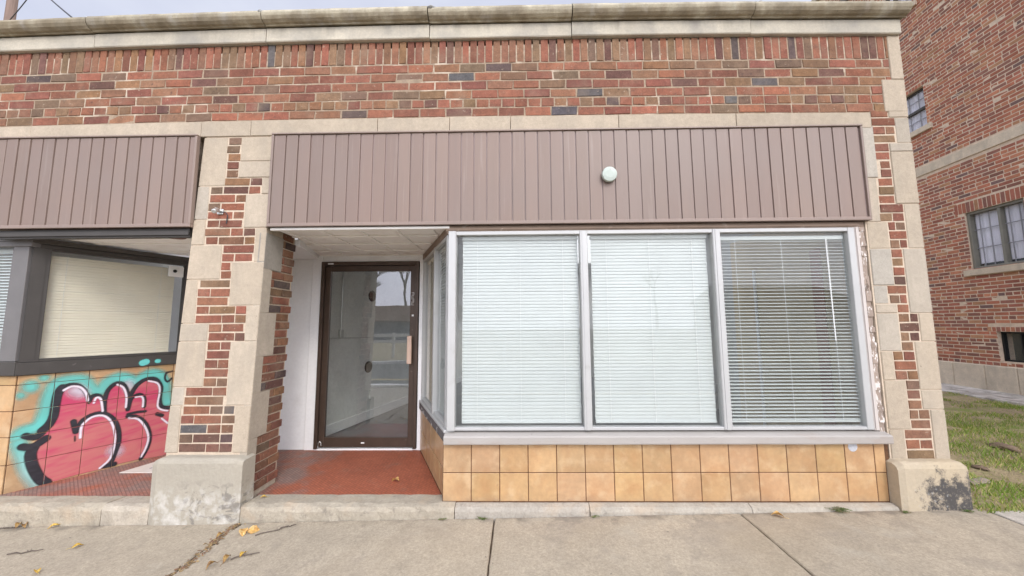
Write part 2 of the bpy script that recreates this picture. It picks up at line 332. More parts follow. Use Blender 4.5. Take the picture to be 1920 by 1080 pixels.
def wall_cells(m, us, zs_, holes, d0, d1, T, col=(1, 1, 1), mat=0):
    """solid wall with rectangular holes [(u0,u1,z0,z1)]"""
    U = sorted(set([us[0], us[1]] + [h[0] for h in holes] + [h[1] for h in holes])); Zs = sorted(set([zs_[0], zs_[1]] + [h[2] for h in holes] + [h[3] for h in holes]))
    U = [u for u in U if us[0] <= u <= us[1]]; Zs = [z for z in Zs if zs_[0] <= z <= zs_[1]]
    for i in range(len(U) - 1):
        for j in range(len(Zs) - 1):
            cu, cz = (U[i] + U[i + 1]) / 2, (Zs[j] + Zs[j + 1]) / 2
            if any(h[0] < cu < h[1] and h[2] < cz < h[3] for h in holes): continue
            m.box(U[i], U[i + 1], d0, d1, Zs[j], Zs[j + 1], col, mat, T)

# the parapet of the old shop sags a little towards both ends
def sag(x, y, z):
    k = max(0.0, min(1.0, (z - 2.0) / 1.65))
    return (x, y, z - .0028 * (x - .3) ** 2 * k)
def pave(x): return -.075 + .019 * x          # the pavement climbs to the right
TF = lambda a, d, z: (a, -d, z)                 # street front: a along the wall, d out of it

# ------------------------------------------------------------------ the shop
shop = thing('shop_building', 'low brick shop with mauve metal siding above its windows and stone blocks at its piers', 'building', (.8, 0, 0))

# upper brick wall with header and soldier courses
m = MB(sag)
rowz = [2.968 + i * .0772 for i in range(7)]
for i in range(6):
    z0, z1 = rowz[i] + .005, rowz[i + 1] - .006
    xe = 3.495 if z1 < 3.25 else 3.575
    if i == 1: row_of_bricks(m, -7.6, xe, z0, z1, TF, .0945, .011, .03, jit=.0035)
    else: row_of_bricks(m, -7.6, xe, z0, z1, TF,   .2035, .0105, .107 * (i % 2) + R.uniform(-.02, .02), jit=.0035)
x = -7.6
while x < 3.57:
    w = R.uniform(.0535, .0575)
    add_brick(m, x, min(x + w, 3.574), 3.437 + R.uniform(-.003, .003), 3.632, TF, brick_col(R), .002); x += w + R.uniform(.008, .0105)
m.box(-7.6, 3.672, .0045, .30, 2.966, 3.66, mat=1)
m.build('brick_wall', [M['brick'], M['mortar']], shop)
# end quoins of the parapet wall and lintel
m = MB(sag)
for z0, z1, xa in ((2.972, 3.248, 3.497), (3.252, 3.636, 3.578)):
    m.box(xa, 3.676, -.003, .2, z0, z1, stone_col(), ch=.004)
m.build('quoin_stones', M['limestone'], shop)
m = MB(sag)
js = [-7.6, -5.4, -3.43, -2.01, -1.6, -.564, .022, .514, 1.383, 2.317, 3.375]
for i in range(len(js) - 1):
    dz = R.uniform(-.003, .003)
    m.box(js[i] + .002, js[i + 1] - .002, -.004 + R.uniform(-.003, .003), .2, 2.834, 2.963 + dz, stone_col(), ch=.003)
m.build('stone_lintel', M['limestone'], shop)

# cornice: fascia and half round coping, block by block
joints = [-7.7, -5.9, -4.4, -2.948, -1.503, -.147, 1.02, 2.47]
m = MB(sag); m2 = MB(sag)
TX = lambda a, p, q: (a, p, q)
roll = [(.35, 3.765), (-.034, 3.765), (-.04, 3.757), (-.052, 3.755), (-.055, 3.763), (-.075, 3.766), (-.094, 3.78), (-.106, 3.802), (-.109, 3.826), (-.102, 3.848), (-.086, 3.862), (-.06, 3.869), (.35, 3.90)]
fas = [(.3, 3.635), (-.024, 3.635), (-.03, 3.642), (-.03, 3.752), (.3, 3.752)]
for i, a in enumerate(joints):
    b = joints[i + 1] if i < len(joints) - 1 else 3.70
    dz = R.uniform(-.004, .004); dy = R.uniform(-.004, .004); k = R.uniform(.92, 1.08)
    m.extrude([(p + dy, q + dz) for p, q in roll], a + .004, b - .004, TX, (.45 * k, .405 * k, .30 * k), n=16, jit=.0015)
    e = b if i < len(joints) - 1 else 3.672
    m2.extrude([(p + dy, q + dz * .3) for p, q in fas], a + .003, e - .003, TX, (.49 * k, .445 * k, .355 * k), n=6, jit=.0006)
cope = m.build('coping', M['coping'], shop, smooth=False)
m2.build('cornice_fascia', M['fascia'], shop)
# tar and mortar lumps smeared over the coping joints
lump = mat('joint_mortar', None, .9, var=[(30, .25, 4)], bump=(60, .7, .006))
for a in joints[1:]:
    m = MB(sag)
    for k in range(9):
        c = Vector((a + R.uniform(-.07, .07), R.uniform(-.095, -.02), 0)); c.z = 3.862 + (.006 if c.y > -.07 else -.012)
        r = R.uniform(.014, .03)
        m.disc(c, (R.uniform(-.2, .2), -.35, 1), r, [(r * R.uniform(.8, 1.1), -.012), (r * 1.05, 0), (r * .7, .010), (r * .3, .015)], 9, (.3, .3, .285))
    m.build('joint_mortar', lump, cope)

# ---- piers
def pier_stones(m, rows, z_of, side, edge, T, joints_extra=()):
    """rows: brick edge per course; stones fill from the pier edge to the bricks"""
    n = len(rows); i = 0
    while i < n:
        j = i + 1
        while j < n and abs(rows[j] - rows[i]) < .035 and j not in joints_extra: j += 1
        z0, z1 = z_of(i), z_of(j); x = sum(rows[i:j]) / (j - i)
        g = .0025; grey = R.choice([0, 0, .2, .5, .8]) if side < 0 else R.choice([0, 0, .1, .4])
        off = R.uniform(-.002, .003)
        e0, e1 = edge(z0 + .012), edge(z1 - .012)
        xin = x - .005 * side * -1 if False else x + (.004 if side > 0 else -.004)
        if side < 0: pts = [(e0, z0 + g), (xin, z0 + g), (xin, z1 - g), (e1, z1 - g)]
        else: pts = [(xin, z0 + g), (e0, z0 + g), (e1, z1 - g), (xin, z1 - g)]
        c = .0035
        bk = [T(a, -.085, z) for a, z in pts]; ri = [T(a, off - c, z) for a, z in pts]
        cx = sum(p[0] for p in pts) / 4; cz = sum(p[1] for p in pts) / 4
        fr = [T(a + (c if a < cx else -c), off, z + (c if z < cz else -c)) for a, z in pts]
        m.mesh(bk + ri + fr, [(0, 1, 5, 4), (1, 2, 6, 5), (2, 3, 7, 6), (3, 0, 4, 7), (4, 5, 9, 8), (5, 6, 10, 9), (6, 7, 11, 10), (7, 4, 8, 11), (8, 9, 10, 11)], stone_col(R, grey), 0)
        i = j

LROWS = [(-1.99, -1.58), (-1.99, -1.58), (-1.99, -1.58), (-1.99, -1.57), (-1.98, -1.58), (-1.98, -1.67), (-1.97, -1.65), (-1.84, -1.65), (-1.84, -1.65), (-1.84, -1.65), (-1.83, -1.65), (-1.83, -1.64), (-1.83, -1.54), (-1.83, -1.55), (-1.94, -1.54), (-1.94, -1.54), (-1.94, -1.69), (-1.94, -1.68), (-1.93, -1.68), (-1.77, -1.68), (-1.77, -1.69), (-1.77, -1.52), (-1.76, -1.51), (-1.91, -1.51), (-1.92, -1.51), (-1.91, -1.62), (-1.91, -1.61), (-1.91, -1.61), (-1.9, -1.6), (-1.9, -1.49), (-1.79, -1.48), (-1.78, -1.68), (-1.78, -1.68), (-1.78, -1.67), (-1.79, -1.68), (-1.78, -1.67)]
RROWS = [(3.37, 3.57), (3.37, 3.57), (3.37, 3.57), (3.42, 3.57), (3.42, 3.57), (3.42, 3.52), (3.42, 3.52), (3.42, 3.52), (3.35, 3.52), (3.35, 3.515), (3.35, 3.51), (3.42, 3.51), (3.42, 3.565), (3.42, 3.57), (3.42, 3.57), (3.42, 3.51), (3.37, 3.505), (3.36, 3.51), (3.42, 3.51), (3.42, 3.51), (3.42, 3.51), (3.42, 3.51), (3.42, 3.555), (3.42, 3.56), (3.42, 3.555), (3.36, 3.555), (3.37, 3.555), (3.37, 3.50), (3.38, 3.50), (3.38, 3.50), (3.41, 3.495), (3.41, 3.495), (3.38, 3.50), (3.38, 3.50), (3.38, 3.56), (3.38, 3.56), (3.38, 3.57), (3.38, 3.52)]
eL = lambda z: -1.982 - (2.82 - z) * .0435
eR = lambda z: -1.402 - (2.82 - z) * .0262

def bricks_in_pier(m, rows, z_of):
    for k, (a, b) in enumerate(rows):
        z0, z1 = z_of(k) + .0055, z_of(k + 1) - .0055; w = b - a
        if w < .17: cuts = [a, b] if (w < .125 or k % 2) else [a, a + w * R.uniform(.42, .58), b]
        else:
            full = .2; half = .095
            cuts = [a]; x = a; seq = [half, full] if k % 2 else [full, half]; i = 0
            while b - x > .13:
                x += min(seq[i % 2] + .0085, b - x); i += 1
                if b - x > .045: cuts.append(x)
            cuts.append(b)
        for i in range(len(cuts) - 1):
            s = cuts[i] + (.0045 if i else 0.006); e = cuts[i + 1] - (.0045 if i < len(cuts) - 2 else .006)
            if e - s > .02: add_brick(m, s, e, z0, z1, TF, brick_col(R, .95), .0018)
# left pier
zL = lambda k: .352 + .0686 * k
lp = MB(); 
core = [(eL(-.15) + .01, .01), (eR(-.15) - .01, .01)]
lp.hexa([(eL(-.2) + .012, .005, -.2), (eR(-.2) - .012, .005, -.2), (eR(2.84) - .012, .005, 2.834), (eL(2.84) + .012, .005, 2.834), (eL(-.2) + .012, .385, -.2), (eR(-.2) - .012, .385, -.2), (eR(2.84) - .012, .385, 2.834), (eL(2.84) + .012, .385, 2.834)], mat=0)
lpier = lp.build('pier', M['pier_mortar'], shop)
m = MB(); bricks_in_pier(m, LROWS, zL); m.build('pier_bricks', M['brick'], lpier); m = MB()
# right hand return of the pier, bricks running back into the porch
def TRt(a, d, z): return (eR(z) + d, a, z)       # a = depth behind the front, d = out towards the porch
ret = [(.03 + .0686 * k_ - .0055, e_) for k_, e_ in ((0, .10), (4, .10), (6, .20), (11, .09), (15, .20), (20, .105), (25, .215), (29.2, .215))]
def ret_edge(z):
    e = .10
    for zz, v in ret:
        if z >= zz: e = v
    return e
k = 0; z = .03
while z < 2.03:
    e = ret_edge(z + .03)
    row_of_bricks(m, e + .008, .392, z, z + .057, TRt, .203, .011, .05 + .107 * (k % 2), colf=lambda r: brick_col(r, .85)); k += 1; z += .0686
m.build('pier_bricks', M['brick'], lpier)
m = MB()
pier_stones(m, [r[0] for r in LROWS], zL, -1, eL, TF, (5, 12, 26))
pier_stones(m, [r[1] for r in LROWS], zL, 1, eR, TF, (12, 25, 33))
for i in range(len(ret) - 1):
    z0, z1, e = max(ret[i][0], .0), ret[i + 1][0], ret[i][1]
    if i == 0: continue
    grey = .9 if i == 6 else .35
    c = stone_col(R, grey); c = tuple(v * (.72 if i == 6 else .95) for v in c)
    m.hexa([(eR(z0) - .05, .0, z0 + .002), (eR(z0) - .05, e, z0 + .002), (eR(z1) - .05, e, z1 - .002), (eR(z1) - .05, 0, z1 - .002),
            (eR(z0) + .002, .004, z0 + .002), (eR(z0) + .002, e, z0 + .002), (eR(z1) + .002, e, z1 - .002), (eR(z1) + .002, .004, z1 - .002)], c)
m.build('quoin_stones', M['limestone'], lpier)
def plinth(m, x0, x1, yf, zb, zt, col, ch=.03, back=.06):
    prof = [(back, zb), (yf, zb), (yf, zt - ch * 1.6), (yf + ch * .35, zt - ch * .6), (yf + ch, zt - .004), (yf + ch * 1.6, zt), (back, zt)]
    n = 14; vs = []; K = len(prof)
    for i in range(n + 1):
        t = i / n; x = x0 + (x1 - x0) * t
        for j, (p, q) in enumerate(prof):
            q2 = q if j else q
            e = min(t, 1 - t) * (x1 - x0); r = max(0, .022 - e)
            zz = q - (r * .8 if q > zb + .05 else 0); yy = p + (r * .7 if p < 0 else 0)
            vs.append((x, yy + R.uniform(-.0015, .0015), zz + R.uniform(-.0015, .0015)))
    fs = [(i * K + j, i * K + (j + 1) % K, (i + 1) * K + (j + 1) % K, (i + 1) * K + j) for i in range(n) for j in range(K)]
    fs += [tuple(range(K))[::-1], tuple(n * K + j for j in range(K))]
    m.mesh(vs, fs, col)
M['left_plinth'] = mat('left_plinth', None, .9, var=[(2.5, .05, 5), (50, .06, 5)], stains=[
    dict(scale=9, detail=8, lo=.52, hi=.57, color=(.17, .155, .135), amt=.7, dist=1.2, ax=(1, 1, 1.6), gates=[('Z', .2, .1), ('X', -2.72, -2.62)]), dict(scale=16, detail=6, lo=.45, hi=.7, color=(.62, .60, .55), amt=.7, gates=[('Z', .16, .06)])], bump=(70, .5, .004), bump2=(9, .5, .012))
M['right_plinth'] = mat('right_plinth', None, .9, var=[(2.5, .07, 5), (50, .06, 5)], stains=[
    dict(scale=3, detail=6, lo=.45, hi=.7, color=(.5, .40, .25), amt=.4),
    dict(scale=11, detail=9, lo=.38, hi=.50, color=(.05, .05, .053), amt=.93, blend=.36, rgh=.75, gates=[('X', 2.33, 2.66), ('Z', .42, .15)]), dict(scale=34, detail=6, lo=.60, hi=.68, color=(.42, .42, .4), amt=.5, gates=[('Z', .2, .1)])], bump=(70, .6, .005), bump2=(9, .4, .01))
m = MB(); plinth(m, -2.095, -1.438, -.088, -.16, .338, (.37, .335, .268), ch=.02)
m.build('plinth_block', M['left_plinth'], lpier)

# right pier
zR = lambda k: .297 + .0705 * k
m = MB(); m.box(3.25, 3.668, .005, .38, -.1, 2.826); m.box(3.385, 3.668, .005, .38, 2.8261, 2.966)
rpier = m.build('pier', M['pier_mortar'], shop)
m = MB(); bricks_in_pier(m, RROWS, zR); m.build('pier_bricks', M['brick'], rpier)
m = MB()
pier_stones(m, [r[0] for r in RROWS], zR, -1, lambda z: 3.262 if z < 2.835 else 3.38, TF, (3, 15, 22, 30, 36))
pier_stones(m, [r[1] for r in RROWS], zR, 1, lambda z: 3.676, TF, (7, 15, 27, 33))
m.build('quoin_stones', M['limestone'], rpier)
m = MB(); plinth(m, 3.215, 3.70, -.092, -.1, .305, (.46, .388, .28), ch=.024)
m.build('plinth_block', M['right_plinth'], rpier)

# ---- metal siding
def siding(x0, x1, z0, z1, name):
    m = MB(); p = .1006; x = x0
    m.box(x0 - .012, x1 + .012, -.0185, .0, z0, z1, (.30, .225, .205))
    while x < x1 - .01:
        e = min(x + p - .0075, x1); k = R.uniform(.91, 1.07) * (1 + .06 * math.sin(x * 2.3 + 1)); dy = R.uniform(-.002, .002)
        c = (.232 * k, .165 * k * R.uniform(.99, 1.01), .131 * k)
        m.extrude([(x, -.015), (x + .0015, -.0275 + dy), (e - .012, -.029 + dy), (e - .002, -.0285 + dy), (e, -.015)], z0 + .02, z1 - .018, lambda a, q, r: (q, r, a), c); x += p
    m.build(name, M['siding'], shop).name = name
    t = MB()
    t.box(x0 - .02, x1 + .02, -.040, -.002, z1 - .012, z1 + .0, (.28, .21, .17), ch=.002)
    t.box(x0 - .02, x1 + .02, -.037, -.002, z0, z0 + .027, (.27, .2, .165), ch=.003)
    t.box(x0 - .02, x0 - .002, -.036, -.002, z0 + .0275, z1 - .0125, (.262, .194, .158), ch=.002)
    t.box(x1 + .002, x1 + .02, -.036, -.002, z0 + .0275, z1 - .0125, (.268, .2, .163), ch=.002)
    return t
sid = bpy.data.objects
t = siding(-1.382, 3.252, 2.064, 2.832, 'siding_panel'); o1 = [o for o in shop.children if o.name.startswith('siding_panel')][-1]
t.build('siding_trim', M['siding'], o1)
t = siding(-7.6, -2.028, 2.070, 2.832, 'siding_panel'); o2 = [o for o in shop.children if o.name.startswith('siding_panel')][-1]
t.build('siding_trim', M['siding'], o2)
m = MB(); m.box(-7.6, -2.05, .001, .3, 2.09, 2.833); m.box(-1.38, 3.25, .001, .3, 2.09, 2.833); m.build('wall_backing', M['mortar'], shop)

# ---- plinth course and porch step in rough concrete
m = MB()
def step(x0, x1, back, rough, cols):
    n = max(2, int((x1 - x0) / .06)); vs = []; prof_n = 6
    ks = []
    for i in range(n + 1):
        x = x0 + (x1 - x0) * i / n
        j = lambda s: R.uniform(-s, s) * rough
        zt = .002
        pr_ = [(back, -.2), (back, zt + j(.002)), (-.02 + j(.01), zt + .006 + j(.004)), (-.058 + j(.006), zt - .004 + j(.004)), (-.071 + j(.006), -.03 + j(.006)), (-.073 + j(.005), pave(x) - .03)]
        for p, q in pr_: vs.append((x, p, q))
    K = 6
    fs = [(i * K + a, i * K + (a + 1) % K, (i + 1) * K + (a + 1) % K, (i + 1) * K + a) for i in range(n) for a in range(K)]
    fs += [tuple(range(K))[::-1], tuple(n * K + a for a in range(K))]
    m.mesh(vs, fs, cols)
step(-7.6, -2.45, .10, 1.3, (.39, .34, .26)); step(-2.444, -2.098, .10, 1.5, (.41, .36, .285)); step(-1.436, .098, .125, 1.2, (.375, .33, .255))
step(.103, 1.055, .01, .45, (.37, .335, .28)); step(1.06, 2.19, .01, .4, (.38, .345, .285)); step(2.195, 3.21, .01, .4, (.39, .35, .285))
m.build('stone_step', M['rough_concrete'], shop)

# ---- porch: floor, ceiling, back wall
def flat(m, pts, z, col=(1, 1, 1), mat=0, th=.02):
    n = len(pts); vs = [(x, y, z) for x, y in pts] + [(x, y, z - th) for x, y in pts]
    m.mesh(vs, [tuple(range(n)), tuple(range(2 * n - 1, n - 1, -1))] + [(i, (i + 1) % n, n + (i + 1) % n, n + i) for i in range(n)], col, mat)
A1 = Vector((.02, .0)); B1 = Vector((-.475, 1.14)); D1 = (B1 - A1).normalized(); N1 = Vector((-D1.y, D1.x)); L1 = (B1 - A1).length
if N1.x > 0: N1 = -N1
T1 = lambda u, d, z: (A1.x + D1.x * u + N1.x * d, A1.y + D1.y * u + N1.y * d, z)
m = MB(); flat(m, [(-1.46, .126), (-.034, .126), (-.475, 1.14), (-2.0, 1.14), (-2.0, .40), (-1.46, .40)], .001)
m.build('porch_floor', M['red_floor'], shop)
m = MB(); flat(m, [(-7.6, .101), (-2.05, .101), (-2.05, 1.5), (-7.6, 1.5)], .0)
m.build('porch_floor', M['red_floor'], shop)
m = MB(); cz = 2.032
flat(m, [(-1.385, .012), (.05, .012), (-.47, 1.139), (-1.62, 1.139), (-1.39, .39)], cz + .03, th=-.001)
for xg in (-1.33, -1.03, -.73, -.43, -.13):
    m.box(xg - .016, xg + .016, .03, 1.13, cz + .018, cz + .029, ch=.003) if xg < -.5 else m.box(xg - .016, xg + .016, .03, max(.06, (.02 - xg - .05) / .434), cz + .018, cz + .029, ch=.003)
for yg, xa, xb in ((.035, -1.385, .02), (.28, -1.385, -.12), (.58, -1.44, -.25), (.88, -1.53, -.38), (1.12, -1.6, -.48)):
    m.box(xa, xb, yg - .018, yg + .018, cz + .0175, cz + .0285, ch=.003)
m.box(-1.39, .03, -.004, .03, cz + .010, cz + .030, ch=.002)
m.build('porch_ceiling', M['ceiling_paint'], shop)
m = MB(); wt = (1, 1, 1)
m.box(-2.05, -1.684, 1.14, 1.26, .0, 2.2); m.box(-1.684, -1.577, 1.122, 1.26, .0, 2.2, ch=.003); m.box(-1.577, -.502, 1.128, 1.26, 1.988, 2.2); m.box(-.502, -.452, 1.118, 1.26, .0, 2.2, ch=.003)
m.box(-1.577, -.502, 1.12, 1.2, .001, .016)
m.mesh([(-1.385, .392, cz + .03), (-1.625, 1.138, cz + .03), (-2.04, 1.138, cz + .03), (-2.04, .392, cz + .03), (-1.385, .392, cz - .03), (-1.625, 1.138, cz - .012), (-2.04, 1.138, cz - .012), (-2.04, .392, cz - .03)], [(0, 1, 2, 3), (7, 6, 5, 4), (0, 4, 5, 1), (1, 5, 6, 2), (2, 6, 7, 3), (3, 7, 4, 0)])
m.box(-2.10, -2.05, .39, 1.26, 0, 2.2)
m.build('porch_wall', M['white_paint'], shop)

# ---- door
m = MB(); yd = 1.135
def frame(m, T, x0, x1, z0, z1, w, d0, d1, wb=None, wt=None, col=(1, 1, 1), ch=.003):
    wb = w if wb is None else wb; wt = w if wt is None else wt
    m.box(x0, x0 + w, d0, d1, z0, z1, col, 0, T, ch); m.box(x1 - w, x1, d0, d1, z0, z1, col, 0, T, ch)
    if wb: m.box(x0 + w, x1 - w, d0 + .001, d1 - .001, z0, z0 + wb, col, 0, T, ch)
    if wt: m.box(x0 + w, x1 - w, d0 + .001, d1 - .001, z1 - wt, z1, col, 0, T, ch)
TY = lambda x, y, z: (x, y, z)
frame(m, TY, -1.573, -.506, .018, 1.984, .034, 1.098, 1.19, wb=0, wt=.04)
door = m.build('glass_door', M['bronze'], shop)
m = MB(); frame(m, TY, -1.536, -.543, .028, 1.940, .058, 1.125, 1.165, wb=.098, wt=.058); m.build('door_leaf', M['bronze'], door)
m = MB(); m.box(-1.478, -.601, 1.143, 1.149, .126, 1.882); m.build('door_pane', M['door_glass'], door)
m = MB(); m.box(-.607, -.56, 1.055, 1.085, .885, 1.178, ch=.006); m.box(-.592, -.574, 1.085, 1.125, .92, .945); m.box(-.592, -.574, 1.085, 1.125, 1.12, 1.145); m.build('pull_handle', M['handle_plate'], door)
m = MB(); 
for i in range(4): # small vertical house number decal strip on the right stile
    zc = 1.628 - i * .036
    for a, b, c_, d_ in ((-.587, -.560, zc + .012, zc + .015), (-.587, -.560, zc - .014, zc - .011), (-.587, -.584, zc - .011, zc + .012) if i % 2 else (-.563, -.560, zc - .011, zc + .012), (-.58, -.566, zc - .0015, zc + .0015)):
        m.box(a, b, 1.1238, 1.1248, c_, d_)
m.build('number_decal', M['sticker'], door); m = MB(); m.box(-.582, -.560, 1.1236, 1.1248, 1.385, 1.404); m.build('door_sticker', M['sticker'], door)
m = MB(); m.box(-1.50, -1.44, 1.095, 1.0985, 1.952, 1.968); m.build('door_sticker', M['sticker'], door); m = MB(); m.box(-1.085, -1.05, 1.1225, 1.1245, .066, .08); m.build('door_sticker', M['sticker'], door)
m = MB(); m.tube([(-1.53, 1.115, .03), (-1.53, 1.115, .075), (-1.515, 1.115, .09), (-1.50, 1.115, .075), (-1.50, 1.115, .05)], .005, 8); m.build('floor_latch', M['steel'], door)
m = MB(); m.box(-1.15, -.72, 1.19, 1.215, 1.90, 1.935, ch=.004); m.tube([(-1.0, 1.20, 1.90), (-1.05, 1.34, 1.89), (-.8, 1.22, 1.885)], .008, 6); m.build('door_closer', M['steel'], door)

# ---- front display window
m = MB()
frame(m, TY, .028, 3.158, .506, 2.018, .05, .0, .065, wb=.022, wt=.03)
win = m.build('display_window', M['aluminium'], shop)
m = MB(); m.box(.024, .084, -.012, .07, .507, 2.019, ch=.004); m.build('corner_post', M['aluminium'], win)
for a, b in ((1.046, 1.106), (2.071, 2.131)):
    m = MB(); m.box(a, b, -.006, .066, .507, 2.017, ch=.005); m.box(a + .018, b - .018, -.010, -.006, .51, 2.012); m.build('mullion', M['aluminium'], win)
for a, b in ((.085, 1.045), (1.107, 2.070), (2.132, 3.108)):
    m = MB(); m.box(a, b, .030, .036, .528, 1.988); m.build('pane', M['glass'], win)
m = MB()
m.extrude([(.07, .42), (-.046, .42), (-.049, .428), (-.049, .470), (-.040, .479), (.07, .504)], .012, 3.236, TX, n=24, jit=.0007); m.build('sill', M['wood_sill'], win)
m = MB(); m.box(.0, 3.24, .004, .07, 2.02, 2.063, ch=.003); m.box(.02, 3.2, -.002, .004, 2.03, 2.048); m.build('header_board', M['brown_header'], win)
m = MB(); m.box(3.16, 3.2, .004, .07, .5, 2.022, (1, 1, 1), ch=.004); m.box(3.168, 3.176, -.002, .004, .51, 2.015); m.build('side_trim', mat('side_trim', (.55, .5, .46), .5, var=[(6, .06, 5)], stains=[dict(scale=20, lo=.64, hi=.7, color=(.3, .26, .23), amt=.6)]), win)
m = MB(); n = 40
for i in range(n):
    z0, z1 = .48 + i * 1.545 / n, .48 + (i + 1) * 1.545 / n
    m.box(3.203, 3.243 + R.uniform(-.002, .001), .012 + R.uniform(-.006, .006), .07, z0, z1)
m.build('weathered_trim', M['peeling_wood'], win)

# tiled base under the window
def tiles(m, T, u0, us, rows, d=0.0, thick=.011, gap=.0055):
    for i in range(len(us) - 1):
        for j in range(len(rows) - 1):
            k = R.uniform(.88, 1.10); c = (.48 * k, .308 * k * R.uniform(.97, 1.03), .158 * k * R.uniform(.93, 1.07)); dd = R.uniform(-.0008, .0008)
            m.box(us[i] + gap / 2, us[i + 1] - gap / 2, d - thick, d + dd, rows[j] + gap / 2, rows[j + 1] - gap / 2, c, 0, T, ch=.0025)
m = MB(); us = [i * .209 for i in range(16)] + [3.213]
tiles(m, TF, 0, us, [.008, .209, .4185])
m.box(-.001, 3.24, .003, .06, -.02, .42, mat=1)
base = m.build('tiled_base', [M['tile'], M['grout']], shop)
m = MB(); m.disc((2.985, -.0012, .388), (0, -1, 0), .03, [(.034, 0), (.032, .001), (.02, .0016)], 18); m.build('paint_dab', mat('paint_dab', (.52, .53, .56), .8, var=[(60, .2, 4)]), base)
m = MB(); tiles(m, T1, 0, [.012] + [i * .207 for i in range(1, 7)] , [.008, .209, .4185]); m.box(.0, L1, -.06, -.004, -.02, .42, mat=1, T=T1)
m.build('tiled_base', [M['tile'], M['grout']], shop)
# angled window beside the door
m = MB(); frame(m, T1, .03, L1 - .005, .512, 2.0, .045, -.055, .0, wb=.028, wt=.03)
w2 = m.build('angled_window', M['aluminium'], shop)
m = MB(); m.box(.525, .575, -.056, .006, .512, 2.0, T=T1, ch=.004); m.build('mullion', M['aluminium'], w2)
for a, b in ((.072, .526), (.574, L1 - .048)):
    m = MB(); m.box(a, b, -.034, -.028, .538, 1.972, T=T1); m.build('pane', M['glass'], w2)
m = MB(); m.box(.0, L1, -.07, .014, .42, .490, T=T1, ch=.004); m.build('sill', M['peeling_sill'], w2)
m = MB(); m.box(.0, L1, -.07, .018, .4905, .511, T=T1, ch=.004); m.build('sill_cap', M['aluminium'], w2)
m = MB(); m.box(.01, L1, -.06, .004, 2.0, 2.06, T=T1, ch=.003); m.build('header_board', M['brown_header'], w2)

# ---- left hand shop front
A2 = Vector((-3.46, .13)); D2 = Vector((.443, .8965)); N2 = Vector((.8965, -.443))
T2 = lambda u, d, z: (A2.x + D2.x * u + N2.x * d, A2.y + D2.y * u + N2.y * d, z)
rows2 = [-.012, .213, .425, .625, .83, .906]
m = MB(); tiles(m, T2, 0, [i * .196 for i in range(0, 8)], rows2); m.box(.0, 1.39, -.06, -.004, -.05, .91, mat=1, T=T2)
TL = lambda a, d, z: (a, .125 - d, z)
tiles(m, TL, 0, [-7.6] + [-7.466 + .2 * i for i in range(20)] + [-3.466], rows2); m.box(-7.6, -3.47, -.06, -.004, -.05, .91, mat=1, T=TL)
m.build('tiled_base', [M['tile'], M['grout']], shop)
m = MB(); frame(m, T2, .066, 1.04, 1.02, 1.955, .03, -.06, .004, wb=.012, wt=.012)
w3 = m.build('angled_window', M['dark_grey'], shop)
m = MB(); m.box(.09, 1.012, -.034, -.028, 1.03, 1.945, T=T2); m.build('pane', M['glass'], w3)
m = MB(); m.box(-.02, 1.3, -.06, .024, .906, 1.008, T=T2, ch=.004); m.box(-.02, 1.3, -.06, .012, 1.0085, 1.022, T=T2, ch=.003); m.box(.105, .1065, .0241, .0252, .908, 1.006, T=T2); m.box(-7.6, -3.45, .095, .19, .908, 1.02, ch=.004); m.build('sill', M['dark_grey'], w3)
m = MB(); m.box(-.03, 1.3, -.06, .006, 1.956, 1.99, T=T2, ch=.003); m.box(-.02, 1.3, -.06, .03, 1.991, 2.033, T=T2, ch=.004); m.build('header_board', M['dark_grey'], w3)
m = MB(); q = [T2(.068, .0, 0), T2(-.002, .002, 0), (-3.475, .108, 0), (-3.475, .2, 0), (-3.42, .23, 0)]
pts = [T2(.07, .008, 0)[:2], T2(-.005, .010, 0)[:2], T2(.0, -.08, 0)[:2], T2(.07, -.08, 0)[:2]]
m.hexa([(*p, 1.02) for p in pts] + [(*p, 1.956) for p in pts], mat=0)
m.build('corner_post', M['dark_grey'], w3)
m = MB(); m.box(-3.60, -3.4665, .104, .2, 1.021, 1.955, ch=.003); m.box(-7.6, -3.44, .095, .2, 1.956, 2.065, ch=.004); m.box(-7.6, -3.44, .085, .094, 2.0, 2.012); m.build('front_frame', M['mid_grey'], w3)
m = MB(); m.box(-7.6, -3.60, .13, .136, 1.022, 1.955); m.build('pane', M['glass'], w3)
m = MB(); m.box(-3.62, -2.045, .004, .06, 2.035, 2.069, ch=.003); m.box(-3.62, -2.045, -.004, .004, 2.012, 2.052, ch=.002); m.box(-3.62, -2.045, .01, .06, 2.0, 2.034); m.build('header_channel', M['dark_grey'], w3)
m = MB(); flat(m, [(-3.56, .06), (-2.0, .06), (-2.0, 1.5), (-2.7, 1.5)], 2.05, th=-.02); m.box(-3.3, -2.0, .42, .45, 2.042, 2.05); m.box(-3.3, -2.0, .8, .83, 2.042, 2.05); m.build('porch_ceiling', M['ceiling_paint'], shop)
m = MB(); m.box(-3.2, -1.95, 1.38, 1.5, -.02, 2.07); m.box(-2.06, -1.98, .386, 1.4, -.02, 2.07); m.build('porch_wall', M['white_paint'], shop)
o = MB(); o.disc((-2.37, .19, 2.052), (0, 0, -1), .1, [(.098, 0), (.098, .004), (.08, .0045), (.078, .0046)], 28); 
o = o.build('ceiling_light_hole', M['rust'], shop)

